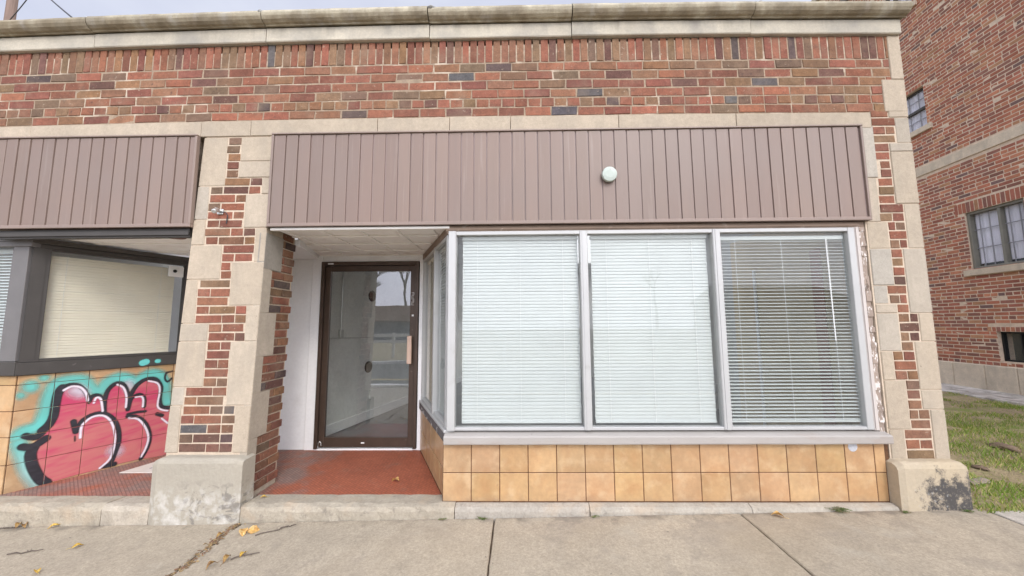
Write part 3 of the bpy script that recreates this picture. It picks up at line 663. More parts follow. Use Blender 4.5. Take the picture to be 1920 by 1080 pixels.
# ---- rooms behind the glass, outer walls and roof
m = MB(); flat(m, [(-1.72, 1.2), (-.44, 1.2), (.06, .06), (3.6, .06), (3.6, 6.5), (-1.72, 6.5)], -.003); m.build('interior_floor', M['interior_floor'], shop)
m = MB()
Ai = Vector((-1.71, 1.605)); Di = Vector((.228, .974)).normalized(); Ni = Vector((Di.y, -Di.x))
TI = lambda u, d, z: (Ai.x + Di.x * u + Ni.x * d, Ai.y + Di.y * u + Ni.y * d, z)
m.box(-.42, 4.6, -.12, .0, -.01, 2.7, (.78, .79, .76), 0, TI)
m.box(-1.9, 3.7, 6.3, 6.42, -.01, 2.7, (.55, .54, .50))
m.box(3.58, 3.67, .36, 6.4, -.01, 2.7, (.5, .5, .47)); m.box(3.555, 3.58, .6, 2.3, -.01, 2.4, (.62, .49, .29)); m.box(3.545, 3.555, .80, .93, .3, 2.02, (.42, .2, .13))
m.box(3.54, 3.58, 1.80, 1.84, .02, 1.95, (.8, .8, .8)); m.box(2.4, 3.56, 2.6, 2.65, .3, .42, (.7, .7, .7))
ADDED_OPENING = (.1, 3.3, 1.6, 5.6)          # unseen roof opening added to brighten the shop room
for a_, b_, c_, d_ in ((-1.9, ADDED_OPENING[0], .066, 6.4), (ADDED_OPENING[1], 3.7, .066, 6.4), (ADDED_OPENING[0], ADDED_OPENING[1], .066, ADDED_OPENING[2]), (ADDED_OPENING[0], ADDED_OPENING[1], ADDED_OPENING[3], 6.4)): m.box(a_, b_, c_, d_, 2.7, 2.75, (.75, .75, .72))
for a_, b_, c_, d_ in ((ADDED_OPENING[0] - .03, ADDED_OPENING[0], ADDED_OPENING[2], ADDED_OPENING[3]), (ADDED_OPENING[1], ADDED_OPENING[1] + .03, ADDED_OPENING[2], ADDED_OPENING[3]), (ADDED_OPENING[0], ADDED_OPENING[1], ADDED_OPENING[2] - .03, ADDED_OPENING[2]), (ADDED_OPENING[0], ADDED_OPENING[1], ADDED_OPENING[3], ADDED_OPENING[3] + .03)): m.box(a_, b_, c_, d_, 2.75, 3.75, (.8, .8, .78))
m.box(-1.4, .1, 1.27, 1.3, 2.2, 2.7, (.6, .6, .57)); m.box(-.43, -.40, 1.15, 1.27, 0, 2.2, (.6, .6, .57))
m.build('interior_wall', M['tan_wall'], shop)
m = MB(); m.box(-.42, 4.6, .001, .016, .0, .12, T=TI, ch=.003); m.build('skirting_board', M['white_paint'], shop)
m = MB(sag)
for a_, b_, c_, d_ in ((-7.62, -4.6, .3, 8), (-2.3, ADDED_OPENING[0], .3, 8), (ADDED_OPENING[1], 3.66, .3, 8), (ADDED_OPENING[0], ADDED_OPENING[1], .3, ADDED_OPENING[2]), (ADDED_OPENING[0], ADDED_OPENING[1], ADDED_OPENING[3], 8), (-4.6, -2.3, 3.4, 8), (-4.6, -2.3, .3, 1.4)): m.box(a_, b_, c_, d_, 3.62, 3.70)  # gap over the left room is added too, to let daylight in
m.build('roof', M['dark_grey'], shop)
m = MB(); m.box(-7.62, -7.60, .0, 8, -.2, 3.62); m.box(3.672, 3.70, .21, 8, -.1, 3.62); m.box(-7.62, 3.70, 8, 8.1, -.1, 3.62); m.build('outer_wall', M['mortar'], shop)
m = MB(); m.box(-7.6, -2.0, 3.0, 3.05, -.02, 3.6); m.box(-2.06, -1.98, 1.5, 3.05, -.02, 3.6); m.box(-7.6, -2.0, .3, 3.0, -.03, -.01); m.build('left_room_wall', M['white_paint'], shop).name = 'back_room_wall'
# ------------------------------------------------------------------ blinds (each hangs by itself inside its window)
def blind(label, T, x0, x1, z0, z1, tilt, matl, pitch=.0255, w=.0275, cords=3, head=True, sagx=0.0, wand=None, d=0.0):
    c = T((x0 + x1) / 2, d, z1)
    t = thing('window_blind', label, 'blind', c, 'slatted blinds in the shop windows')
    m = MB(); z = z0 + .022; ca, sa = math.cos(tilt), math.sin(tilt); n = 0
    while z < z1 - .03:
        tl = tilt + R.uniform(-.04, .04); ca, sa = math.cos(tl), math.sin(tl)
        sec = []
        for k in range(5):
            s = -.5 + k / 4; h = .0022 * (1 - (2 * s) ** 2)
            sec.append((s * w * ca - h * sa, s * w * sa + h * ca))
        N = 2; dz0 = R.uniform(-.0009, .0009)
        vs = []
        for i in range(N + 1):
            x = x0 + (x1 - x0) * i / N + R.uniform(-.001, .001)
            for p, q in sec: vs.append(T(x, d + p, z + q + dz0))
            for p, q in sec[::-1]: vs.append(T(x, d + p + .0003 * sa, z + q + dz0 - .0005))
        K = 10
        fs = [(i * K + a, i * K + (a + 1) % K, (i + 1) * K + (a + 1) % K, (i + 1) * K + a) for i in range(N) for a in range(K)]
        m.mesh(vs, fs, (1, 1, 1)); z += pitch; n += 1
    m.build('slats', matl, t, smooth=False, fix=False)
    if head:
        m = MB(); m.box(x0 - .004, x1 + .004, d - .014, d + .014, z1 - .03, z1, T=T, ch=.002); m.build('headrail', matl, t)
    m = MB(); m.box(x0, x1, d - .012, d + .012, z0, z0 + .014, T=T, ch=.003); m.build('bottom_rail', matl, t)
    for k in range(cords):
        m = MB(); x = x0 + (x1 - x0) * (.13 + .74 * k / max(1, cords - 1))
        m.tube([T(x, d + .0125, z0 + .01), T(x, d + .0125, z1 - .02)], .0013, 4)
        m.build('ladder_cord', M['cord'], t)
    if wand:
        m = MB(); m.tube([T(wand[0], d + .022, z1 - .03), T(wand[0] + .004, d + .024, wand[1])], .0035, 6); m.build('tilt_wand', M['cord'], t)
    return t
TB = lambda a, d, z: (a, .062 - d, z)
blind('closed white blind in the leftmost big front pane, next to the corner post', TB, .128, 1.036, .545, 1.985, rad(-75), M['blind'], w=.0295)
blind('closed white blind in the middle big front pane with a dark gap on its right', TB, 1.142, 2.048, .545, 1.985, rad(-75), M['blind'], w=.0295)
blind('half open grey blind in the rightmost big front pane with visible cords', TB, 2.138, 3.102, .55, 1.965, rad(-16), M['blind'], wand=(2.96, 1.15), d=.008)
TA1 = lambda u, d, z: T1(u, d - .05, z)
blind('white blind in the near pane of the angled window beside the door', TA1, .085, .515, .55, 1.965, rad(-66), M['blind'], cords=2)
blind('added pale blind in the far pane of the angled window beside the door', TA1, .59, 1.17, .55, 1.965, rad(-70), M['cream_blind'], cords=2)  # added to lighten this pane; its cream imitates the white wall's reflection
blind('closed cream blind in the angled pane above the graffiti', lambda u, d, z: T2(u, d - .06, z), .085, .945, 1.03, 1.945, rad(-70), M['cream_blind'], pitch=.0235, w=.025, head=False, cords=2)
blind('white blind at the far left edge beside the grey corner post', lambda a, d, z: (a, .19 - d, z), -5.4, -3.64, 1.03, 1.95, rad(-45), M['blind'])
m = MB(); m.box(.875, 1.0, -.026, -.004, 1.815, 1.925, T=T2, ch=.004); t = thing('motion_sensor', 'square white sensor box in the top corner of the cream blind window', 'sensor', T2(.93, 0, 1.9))
m.build('housing', M['white_gloss'], t)
m = MB(); m.disc(T2(.925, -.004, 1.875), (N2.x, N2.y, -.25), .01, [(.017, 0), (.016, .008), (.008, .014)], 14); m.build('lens', M['black'], t)

# ------------------------------------------------------------------ small fittings on the front
t = thing('vent_cap', 'round pale green cap sticking out of the mauve siding', 'vent cap', (1.279, -.03, 2.442))
m = MB(); m.disc((1.279, -.028, 2.432), (0, -1, -.12), .05, [(.047, 0), (.046, .02), (.040, .026)], 28, (.25, .26, .22)); m.build('pipe_stub', M['mid_grey'], t)
m = MB(); m.disc((1.279, -.062, 2.441), (0, -1, -.10), .06, [(.054, -.02), (.058, -.016), (.058, .004), (.054, .012), (.03, .017)], 32); m.build('cap', M['lamp_cap'], t)
m = MB(); m.disc((1.280, -.080, 2.474), (0, -1, -.1), .004, [(.004, 0), (.003, .002)], 8); m.build('screw', M['mid_grey'], t)
t = thing('lamp_bracket', 'small silver bracket stuck on the bricks of the left pier', 'bracket', (-1.80, 0, 2.2))
m = MB(); m.box(-1.825, -1.775, -.010, .002, 2.175, 2.22, ch=.004); m.build('back_plate', M['steel'], t)
m = MB(); m.tube([(-1.80, -.01, 2.2), (-1.80, -.045, 2.205), (-1.785, -.07, 2.185)], .014, 10); m.disc((-1.785, -.068, 2.187), (.25, -.8, -.5), .02, [(.011, 0), (.018, .01), (.018, .024), (.013, .027)], 14); m.build('swivel', M['steel'], t)
m = MB(); m.tube([(-1.80, -.012, 2.195), (-1.75, -.014, 2.19), (-1.735, -.008, 2.165), (-1.742, -.006, 2.10)], .004, 6); m.build('cable', M['wire'], t)

# ------------------------------------------------------------------ things inside the doorway room
for u, z, lab in ((.80, 1.711, 'black round disc high on the grey wall behind the glass door'), (.765, .716, 'black round disc low on the grey wall behind the glass door')):
    o = MB(); o.disc(TI(u, .0, z), (Ni.x, Ni.y, 0), .06, [(.078, 0), (.078, .012), (.06, .018), (.03, .018)], 24); tag(o.build('wall_disc', M['black']), lab, 'wall disc', 'black discs behind the door')
t = thing('wall_switch', 'grey switch box with vertical conduit on the wall behind the glass door', 'switch box', TI(.165, .02, 1.2))
m = MB(); m.box(.14, .20, .001, .04, 1.14, 1.24, T=TI, ch=.004); m.build('box', M['steel'], t)
m = MB(); m.tube([TI(.17, .02, 1.24), TI(.17, .02, 2.6)], .011, 8); m.tube([TI(-.3, .012, 1.145), TI(.78, .012, 1.125)], .006, 6); m.build('conduit', M['steel'], t)
o = MB(); o.box(.80, .87, .001, .03, .27, .40, T=TI, ch=.004); tag(o.build('wall_outlet', M['white_gloss']), 'white outlet box low on the wall behind the glass door', 'outlet')

# ------------------------------------------------------------------ graffiti: sprayed paint, soft edged, on the tiles
GR = {"outline":[[[[0.405,0.625],[0.381,0.713],[0.332,0.781],[0.28,0.796],[0.24,0.777]],0.0278],[[[0.24,0.777],[0.22,0.733],[0.213,0.648],[0.21,0.551],[0.19,0.483],[0.158,0.443]],0.0556],[[[0.159,0.431],[0.135,0.396],[0.097,0.406],[0.074,0.421]],0.0455],[[[0.183,0.372],[0.133,0.332],[0.096,0.325],[0.066,0.338]],0.0531],[[[0.123,0.318],[0.112,0.257],[0.133,0.158],[0.173,0.057],[0.211,0.008]],0.0632],[[[0.325,0.476],[0.346,0.384]],0.0379],[[[0.346,0.397],[0.381,0.476],[0.449,0.513],[0.515,0.501],[0.577,0.432],[0.614,0.329],[0.622,0.22],[0.604,0.126],[0.58,0.028]],0.0329],[[[0.54,0.032],[0.607,0.029]],0.0379],[[[0.405,0.625],[0.42,0.672],[0.455,0.678],[0.487,0.634],[0.507,0.514]],0.0278],[[[0.507,0.514],[0.502,0.62],[0.52,0.717],[0.572,0.767],[0.624,0.735],[0.654,0.634],[0.663,0.508]],0.0329],[[[0.667,0.514],[0.682,0.608],[0.735,0.638],[0.775,0.592],[0.778,0.513]],0.0278],[[[0.67,0.631],[0.707,0.723],[0.768,0.775],[0.846,0.768],[0.894,0.681],[0.889,0.579],[0.91,0.487],[0.982,0.461]],0.0329],[[[0.666,0.464],[0.725,0.47],[0.79,0.466]],0.0227],[[[0.667,0.446],[0.739,0.42],[0.804,0.338],[0.84,0.216],[0.828,0.107],[0.789,0.021]],0.0329],[[[0.881,0.421],[0.919,0.398]],0.0329],[[[0.957,0.828],[0.925,0.82],[0.917,0.766],[0.94,0.73],[0.971,0.759]],0.0152],[[[0.957,0.828],[0.975,0.834]],0.0126],[[[0.343,0.347],[0.346,0.307]],0.0076]],"highlight":[[[[0.375,0.326],[0.374,0.396],[0.384,0.44],[0.433,0.488],[0.497,0.489],[0.548,0.438],[0.584,0.337],[0.595,0.214],[0.575,0.088],[0.515,0.024]],0.0177],[[[0.25,0.753],[0.29,0.778],[0.342,0.764],[0.381,0.706],[0.395,0.64]],0.0177],[[[0.435,0.613],[0.448,0.656],[0.477,0.635],[0.496,0.529]],0.0164],[[[0.575,0.753],[0.617,0.72],[0.644,0.636],[0.647,0.532]],0.0164],[[[0.71,0.616],[0.749,0.615],[0.766,0.579],[0.767,0.515]],0.0164],[[[0.791,0.757],[0.86,0.727],[0.885,0.653],[0.877,0.508],[0.907,0.459],[0.96,0.436]],0.0164],[[[0.675,0.426],[0.741,0.402],[0.8,0.311],[0.83,0.205],[0.817,0.11],[0.788,0.038]],0.0177],[[[0.919,0.369],[0.969,0.311]],0.0164]],"glow":[[[[0.318,0.742],[0.35,0.718]],0.0758],[[[0.597,0.154],[0.613,0.136]],0.0695],[[[0.652,0.745],[0.661,0.716]],0.0569]],"halo":[[[[0.03,0.424],[0.057,0.457],[0.136,0.484],[0.164,0.573],[0.174,0.692],[0.201,0.804],[0.268,0.835],[0.355,0.824],[0.415,0.74],[0.471,0.718],[0.504,0.78],[0.579,0.817],[0.651,0.794],[0.704,0.766],[0.786,0.823],[0.878,0.798],[0.925,0.691],[0.948,0.524]],0.0986],[[[0.045,0.369],[0.08,0.256],[0.119,0.128],[0.163,0.032]],0.1011],[[[0.069,0.817],[0.072,0.805]],0.091],[[[0.134,0.872],[0.137,0.871]],0.0506],[[[0.025,0.751],[0.028,0.744]],0.043]],"sill":[[[[0.732,0.941],[0.753,0.948]],0.0581],[[[0.837,0.949],[0.847,0.948]],0.0379],[[[0.701,0.886],[0.702,0.886]],0.0278]],"fill":[[0.397,0.633],[0.361,0.748],[0.289,0.785],[0.242,0.754],[0.234,0.644],[0.224,0.512],[0.187,0.424],[0.114,0.338],[0.119,0.267],[0.165,0.112],[0.219,0.011],[0.381,0.013],[0.523,0.012],[0.617,0.02],[0.768,0.018],[1.024,0.028],[0.995,0.441],[0.898,0.504],[0.884,0.697],[0.812,0.762],[0.748,0.745],[0.691,0.655],[0.665,0.522],[0.653,0.565],[0.631,0.72],[0.573,0.759],[0.523,0.71],[0.508,0.593],[0.501,0.515],[0.481,0.631],[0.438,0.664],[0.407,0.605]]}
def seg_dist(U, Z, pts):
    D = np.full(U.shape, 9.0)
    for (a, b), (c, d) in zip(pts[:-1], pts[1:]):
        vx, vz = c - a, d - b; L = vx * vx + vz * vz + 1e-12
        t = np.clip(((U - a) * vx + (Z - b) * vz) / L, 0, 1)
        D = np.minimum(D, np.hypot(U - a - t * vx, Z - b - t * vz))
    return D
def smooth_line(pts, n=3):
    if len(pts) < 3: return pts
    out = []; P = [pts[0]] + list(pts) + [pts[-1]]
    for i in range(1, len(P) - 2):
        p0, p1, p2, p3 = (np.array(P[i + k]) for k in (-1, 0, 1, 2))
        for k in range(n):
            t = k / n; out.append(tuple(.5 * (2 * p1 + (p2 - p0) * t + (2 * p0 - 5 * p1 + 4 * p2 - p3) * t * t + (3 * p1 - p0 - 3 * p2 + p3) * t ** 3)))
    out.append(tuple(pts[-1])); return out
rng = np.random.default_rng(3)
def vnoise(U, Z, su, sz, seed):
    g = np.random.default_rng(seed).random((64, 64))
    x, y = U * su % 63, Z * sz % 63; i, j = x.astype(int), y.astype(int); fx, fy = x - i, y - j
    fx = fx * fx * (3 - 2 * fx); fy = fy * fy * (3 - 2 * fy); i1, j1 = (i + 1) % 64, (j + 1) % 64
    return (g[i, j] * (1 - fx) + g[i1, j] * fx) * (1 - fy) + (g[i, j1] * (1 - fx) + g[i1, j1] * fx) * fy
def paint_layer(name, parent, d, cover, colour, u0, u1, z0, z1, st=.004, gaps=True):
    u = np.arange(u0, u1, st); z = np.arange(z0, z1, st); U, Z = np.meshgrid(u, z, indexing='ij')
    A = np.clip(cover(U, Z), 0, 1); C = colour(U, Z)
    nu, nz = U.shape; keep = np.zeros((nu - 1, nz - 1), bool)
    keep |= np.maximum(np.maximum(A[:-1, :-1], A[1:, :-1]), np.maximum(A[:-1, 1:], A[1:, 1:])) > .03
    if gaps:
        cu = (U[:-1, :-1] + st / 2); cz_ = (Z[:-1, :-1] + st / 2)
        du = np.abs((cu + .098) % .196 - .098); keep &= du > .0026
        for r in rows2: keep &= np.abs(cz_ - r) > .0026
    idx = -np.ones(U.shape, int); fi, fj = np.nonzero(keep)
    used = np.zeros(U.shape, bool)
    for a in (0, 1):
        for b in (0, 1): used[fi + a, fj + b] = True
    ui, uj = np.nonzero(used); idx[ui, uj] = np.arange(len(ui))
    off = Vector((0, 0, 0)); q = parent
    while q is not None: off += q.location; q = q.parent
    vs = [tuple(Vector(T2(float(U[i, j]), d, float(Z[i, j]))) - off) for i, j in zip(ui, uj)]
    fs = [(int(idx[i, j]), int(idx[i + 1, j]), int(idx[i + 1, j + 1]), int(idx[i, j + 1])) for i, j in zip(fi, fj)]
    me = bpy.data.meshes.new(name); me.from_pydata(vs, [], fs)
    ca = me.color_attributes.new('col', 'FLOAT_COLOR', 'POINT'); cc = np.ones((len(ui), 4), np.float32); cc[:, :3] = C[ui, uj]; ca.data.foreach_set('color', cc.ravel())
    cv = me.attributes.new('cover', 'FLOAT', 'POINT'); cv.data.foreach_set('value', A[ui, uj].astype(np.float32))
    me.materials.append(M['paint']); o = bpy.data.objects.new(name, me); COL.objects.link(o); o.parent = parent; return o
def soft(D, w, e): return np.clip((w - D) / e + .5, 0, 1)
def strokes(lst, edge, grow=1.0, lo=.5):
    def f(U, Z):
        A = np.zeros(U.shape)
        for pts, w in lst:
            D = seg_dist(U, Z, smooth_line(pts)); A = np.maximum(A, soft(D, w * .5 * grow, edge))
        return A
    return f
def const(c, am=.1, seed=1):
    def f(U, Z):
        k = 1 + am * (vnoise(U, Z, 30, 60, seed) - .5) * 2
        return np.stack([np.clip(v * k, 0, 1) for v in c], -1)
    return f
graf = thing('graffiti', 'pink bubble letter graffiti with black outline and turquoise halo on the tiles', 'graffiti', T2(.5, 0, 0))
def halo_cover(U, Z): return strokes(GR['halo'], .055, .88)(U, Z) * (.72 + .3 * vnoise(U, Z, 8, 8, 5))
def halo_col(U, Z):
    k = np.clip((.42 - Z) / .3, 0, 1)[..., None] * .6
    return np.array([.14, .56, .50]) * (1 - k) + np.array([.45, .58, .56]) * k
paint_layer('turquoise_halo', graf, .0016, halo_cover, halo_col, .001, 1.25, .0, .90)
PL = smooth_line(GR['fill'] + [GR['fill'][0]])
def fill_cover(U, Z):
    inside = np.zeros(U.shape, bool)
    for (a, b), (c, d) in zip(PL, PL[1:] + PL[:1]):
        if abs(d - b) < 1e-9: continue
        inside ^= ((b > Z) != (d > Z)) & (U < (c - a) * (Z - b) / (d - b) + a)
    D = seg_dist(U, Z, PL); return np.clip(.5 + np.where(inside, D, -D) / .008, 0, 1) * .96
def fill_col(U, Z):
    n = vnoise(U + Z * .15, Z - U * .16, 7, 26, 8) * .55 + vnoise(U, Z - U * .16, 14, 70, 9) * .45
    t = np.clip(1.15 * n + (Z - .42) * .9 - .12, 0, 1)[..., None]; t = t * t * (3 - 2 * t)
    return np.array([.54, .165, .155]) * (1 - t) + np.array([.53, .052, .125]) * t
paint_layer('pink_fill', graf, .0022, fill_cover, fill_col, .05, 1.3, .0, .86)
for g_ in GR['glow']: paint_layer('white_glow', graf, .0027, lambda U, Z: strokes([g_], .085, .9)(U, Z) * .85, const((.66, .62, .70), .05), .05, 1.25, .0, .86)
paint_layer('black_outline', graf, .0033, strokes(GR['outline'], .010, 1.0), const((.022, .02, .026), .3), .03, 1.3, .0, .90, st=.0032)
paint_layer('white_highlight', graf, .0039, strokes(GR['highlight'], .007, .95), const((.74, .66, .72), .06), .05, 1.3, .0, .86, st=.0032)
paint_layer('turquoise_dots', graf, .0248, strokes(GR['sill'], .008, 1.0), const((.14, .56, .52), .05), .5, 1.2, .908, 1.005, gaps=False)

# ------------------------------------------------------------------ apartment block on the right
aa = .10
TA = lambda u, d, z: (8.77 + math.sin(aa) * u - math.cos(aa) * d, 2 + math.cos(aa) * u + math.sin(aa) * d, z)
apt = thing('apartment_building', 'tall brick apartment block with stone bands beyond the lawn', 'building', TA(1, -3, .05))
HO = [(2.47, 3.1, 5.33, 6.19), (1.16, 2.035, 2.245, 3.315), (.75, 1.79, .60, 1.112), (2.47, 3.1, 8.05, 9.0), (-.9, .1, 2.245, 3.315)]
m = MB(); wall_cells(m, (-6, 14), (.5, 10.6), HO, -.25, -.004, TA); m.box(-6, 14, -9, -.26, .0, 10.6, T=TA); m.build('wall', mat('apartment_mortar', (.66, .52, .39), .95, var=[(14, .15, 4)], bump=(70, .6, .005)), apt)
m = MB(); z = .522; k = 0; pt = .0672
while z < 10.2:
    if not (4.33 - .05 < z < 4.515 or 9.56 < z < 9.78):
        ints = [(-1.0, 7.5)]
        for h in HO:
            if h[2] - .03 < z < h[3] + (.20 if 2 < h[2] < 3 else .09):
                e = .11 if z > h[3] - .04 else 0
                nx = []
                for a, b in ints:
                    if h[1] + e <= a or h[0] - e >= b: nx.append((a, b)); continue
                    if a < h[0] - e: nx.append((a, h[0] - e))
                    if b > h[1] + e: nx.append((h[1] + e, b))
                ints = nx
        hd = k % 6 == 0
        for a, b in ints: row_of_bricks(m, a, b, z, z + pt - .0145, TA, .092 if hd else .196, .014, (0 if hd else .105 * (k % 2)), apt_col)
    z += pt; k += 1
for h in HO:                                              # soldier and header lintels
    hh = .195 if 2 < h[2] < 3 else .08
    u = h[0] - .1
    while u < h[1] + .1:
        add_brick(m, u, u + .056, h[3] + .004, h[3] + hh, TA, apt_col(R)); u += .067
m.build('brick_facing', M['apartment_brick'], apt)
m = MB()
us_ = [-6, -3.1, -1.2, .35, 1.55, 2.02, 2.55, 3.6, 5.2, 7.5, 10, 14]
for i in range(len(us_) - 1): m.box(us_[i] + .003, us_[i + 1] - .003, -.2, .03, -.3, .515, tuple(v * 1.5 for v in stone_col(R, .25)), T=TA, ch=.012)
m.build('stone_base', M['limestone'], apt)
m = MB()
for i in range(9): m.box(-6 + i * 2.2 + .002, -3.8 + i * 2.2 - .002, -.2, .018, 4.335, 4.51, tuple(v * 1.5 for v in stone_col(R, .1)), T=TA, ch=.004)
m.build('belt_course', M['limestone'], apt)
m = MB(); m.box(-6, 14, -.25, .10, 10.45, 10.62, (.5, .46, .38), T=TA, ch=.01); m.box(-6, 14, -.2, .05, 9.58, 9.76, (.2, .17, .15), T=TA, ch=.01); m.build('coping', M['limestone'], apt)
def apt_window(h, kind):
    a, b, z0, z1 = h
    m = MB(); fm = M['window_metal'] if kind == 1 else M['black'] if kind == 2 else M['dark_grey']
    frame(m, TA, a + .002, b - .002, z0 + .002, z1 - .002, .045 if kind == 1 else .03, -.13, -.035 if kind == 1 else -.07)
    if kind == 1: m.box(a + (b - a) * .42, a + (b - a) * .47, -.12, -.045, z0 + .04, z1 - .04, T=TA)
    elif kind == 0: m.box(a + .03, b - .03, -.12, -.06, (z0 + z1) / 2 - .03, (z0 + z1) / 2 + .02, T=TA)
    else: m.box(b - .28, b - .26, -.12, -.075, z0 + .03, z1 - .03, T=TA)
    w = m.build('window', fm, apt)
    m = MB(); m.box(a + .03, b - .03, -.105, -.10, z0 + .03, z1 - .03, T=TA); m.build('pane', M['apartment_glass'], w)
    if kind != 2:
        m = MB(); nx = 6 if kind == 1 else 3
        for i in range(1, nx):
            u = a + (b - a) * i / nx; m.box(u - .007, u + .007, -.098, -.09, z0 + .04, z1 - .04, T=TA)
        for f in ((.36, .68) if kind == 1 else (.25, .5, .75)): m.box(a + .04, b - .04, -.0985, -.0905, z0 + (z1 - z0) * f - .007, z0 + (z1 - z0) * f + .007, T=TA)
        m.build('muntins', mat('muntin', (.28, .28, .3), .6), w)
        m = MB(); n = 60; vs = []
        for i in range(n + 1):
            u = a + .09 + (b - a - .13) * i / n; dd = -.135 + .018 * math.sin(i * 1.9) + .008 * math.sin(i * .7)
            vs += [TA(u, dd, z0 + (.10 if kind == 1 else .04)), TA(u, dd, z1 - .04), TA(u, dd - .004, z1 - .04), TA(u, dd - .004, z0 + (.10 if kind == 1 else .04))]
        m.mesh(vs, [(4 * i + k, 4 * i + (k + 1) % 4, 4 * i + 4 + (k + 1) % 4, 4 * i + 4 + k) for i in range(n) for k in range(4)], (1, 1, 1)); m.build('curtain', M['curtain'], w)
        m = MB(); m.box(a - .1, b + .1, -.14, .045, z0 - .115, z0 - .004, tuple(v * 1.5 for v in stone_col(R, .1)), T=TA, ch=.005); m.build('sill', M['limestone'], w)
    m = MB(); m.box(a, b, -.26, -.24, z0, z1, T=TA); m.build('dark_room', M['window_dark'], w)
for h, k in zip(HO, (0, 1, 2, 0, 1)): apt_window(h, k)

# ------------------------------------------------------------------ ground
g = MB(); flat(g, [(-120, -120), (120, -120), (120, 120), (-120, 120)], -.30, th=.1); structure(g.build('ground', M['lawn_soil']))
def slab(m, x0, x1, y0, y1, col, th=.12, rag0=.002, rag1=.002, tilt=0.0):
    n = 26; ys = [y0 + (y1 - y0) * i / n for i in range(n + 1)]
    l = [(x0 + R.uniform(-rag0, rag0), y) for y in ys]; r = [(x1 + R.uniform(-rag1, rag1), y) for y in ys]
    c = .006; zt = lambda x: pave(x) + tilt
    vs = []; 
    for (a, y), (b, _) in zip(l, r):
        vs += [(a, y, zt(a) - th), (a, y, zt(a) - c), (a + c, y, zt(a)), (b - c, y, zt(b)), (b, y, zt(b) - c), (b, y, zt(b) - th)]
    fs = [(i * 6 + k, i * 6 + (k + 1) % 6, i * 6 + 6 + (k + 1) % 6, i * 6 + 6 + k) for i in range(n) for k in range(6)]
    fs += [tuple(range(6))[::-1], tuple(n * 6 + k for k in range(6))]
    m.mesh(vs, fs, col)
m = MB(); y0 = -.078
cA = (.365, .312, .234)
xs = [-9.8, -6.6, -4.9, -3.15, -1.41, .383, 2.103, 3.765]
for i in range(len(xs) - 1):
    for (ya, yb) in ((-1.70, y0), (-3.4, -1.71)):
        k = R.uniform(.97, 1.03)
        slab(m, xs[i] + .005, xs[i + 1] - .005, ya, yb, tuple(v * k for v in cA), rag0=.012 if i == 4 else .002, rag1=.012 if i == 3 else .002)
for i in range(7): slab(m, 3.775 + i * 1.7, 5.465 + i * 1.7, -1.7, -.115, (.44, .40, .34), tilt=.004); slab(m, 3.775 + i * 1.7, 5.465 + i * 1.7, -3.4, -1.71, (.37, .32, .25))
structure(m.build('pavement', M['concrete']))
m = MB(); vs = []
flat(m, [(-9.8, -3.4), (16, -3.4), (16, .2), (-9.8, .2)], -.29, th=.002)
for i in range(0, 40):
    x = -9.8 + i * .65
    m.mesh([(x, -3.4, pave(x) - .03), (x + .65, -3.4, pave(x + .65) - .03), (x + .65, -.02, pave(x + .65) - .03), (x, -.02, pave(x) - .03)], [(0, 1, 2, 3)])
structure(m.build('soil_bed', M['soil']))
# lawn
def lawn_z(x, y): return .0 + .012 * (x - 3.7) + .02 * math.sin(x * 2.1 + y) * math.sin(y * 1.7) + .012 * math.sin(5 * x + 3 * y)
m = MB(); nx, ny = 40, 50; vs = []
for i in range(nx + 1):
    for j in range(ny + 1):
        x = 3.70 + 4.6 * i / nx; y = -.105 + 7.6 * j / ny
        e = min(1, (y + .105) / .15) * min(1, (x - 3.7) / .1)
        vs.append((x, y, lawn_z(x, y) * e - .004 * (1 - e) + R.uniform(-.006, .006)))
m.mesh(vs, [(i * (ny + 1) + j, (i + 1) * (ny + 1) + j, (i + 1) * (ny + 1) + j + 1, i * (ny + 1) + j + 1) for i in range(nx) for j in range(ny)])
structure(m.build('lawn', M['lawn_soil'], smooth=True))
m = MB()
for i in range(8): 
    yy = -1.1 + i * 1.3
    m.box(7.98 + .1 * (yy - 2) + .0, 8.76 + .1 * (yy - 2) + .13, yy + .003, yy + 1.297, -.1, .075, (.62, .58, .53), ch=.006)
structure(m.build('path', M['concrete']))
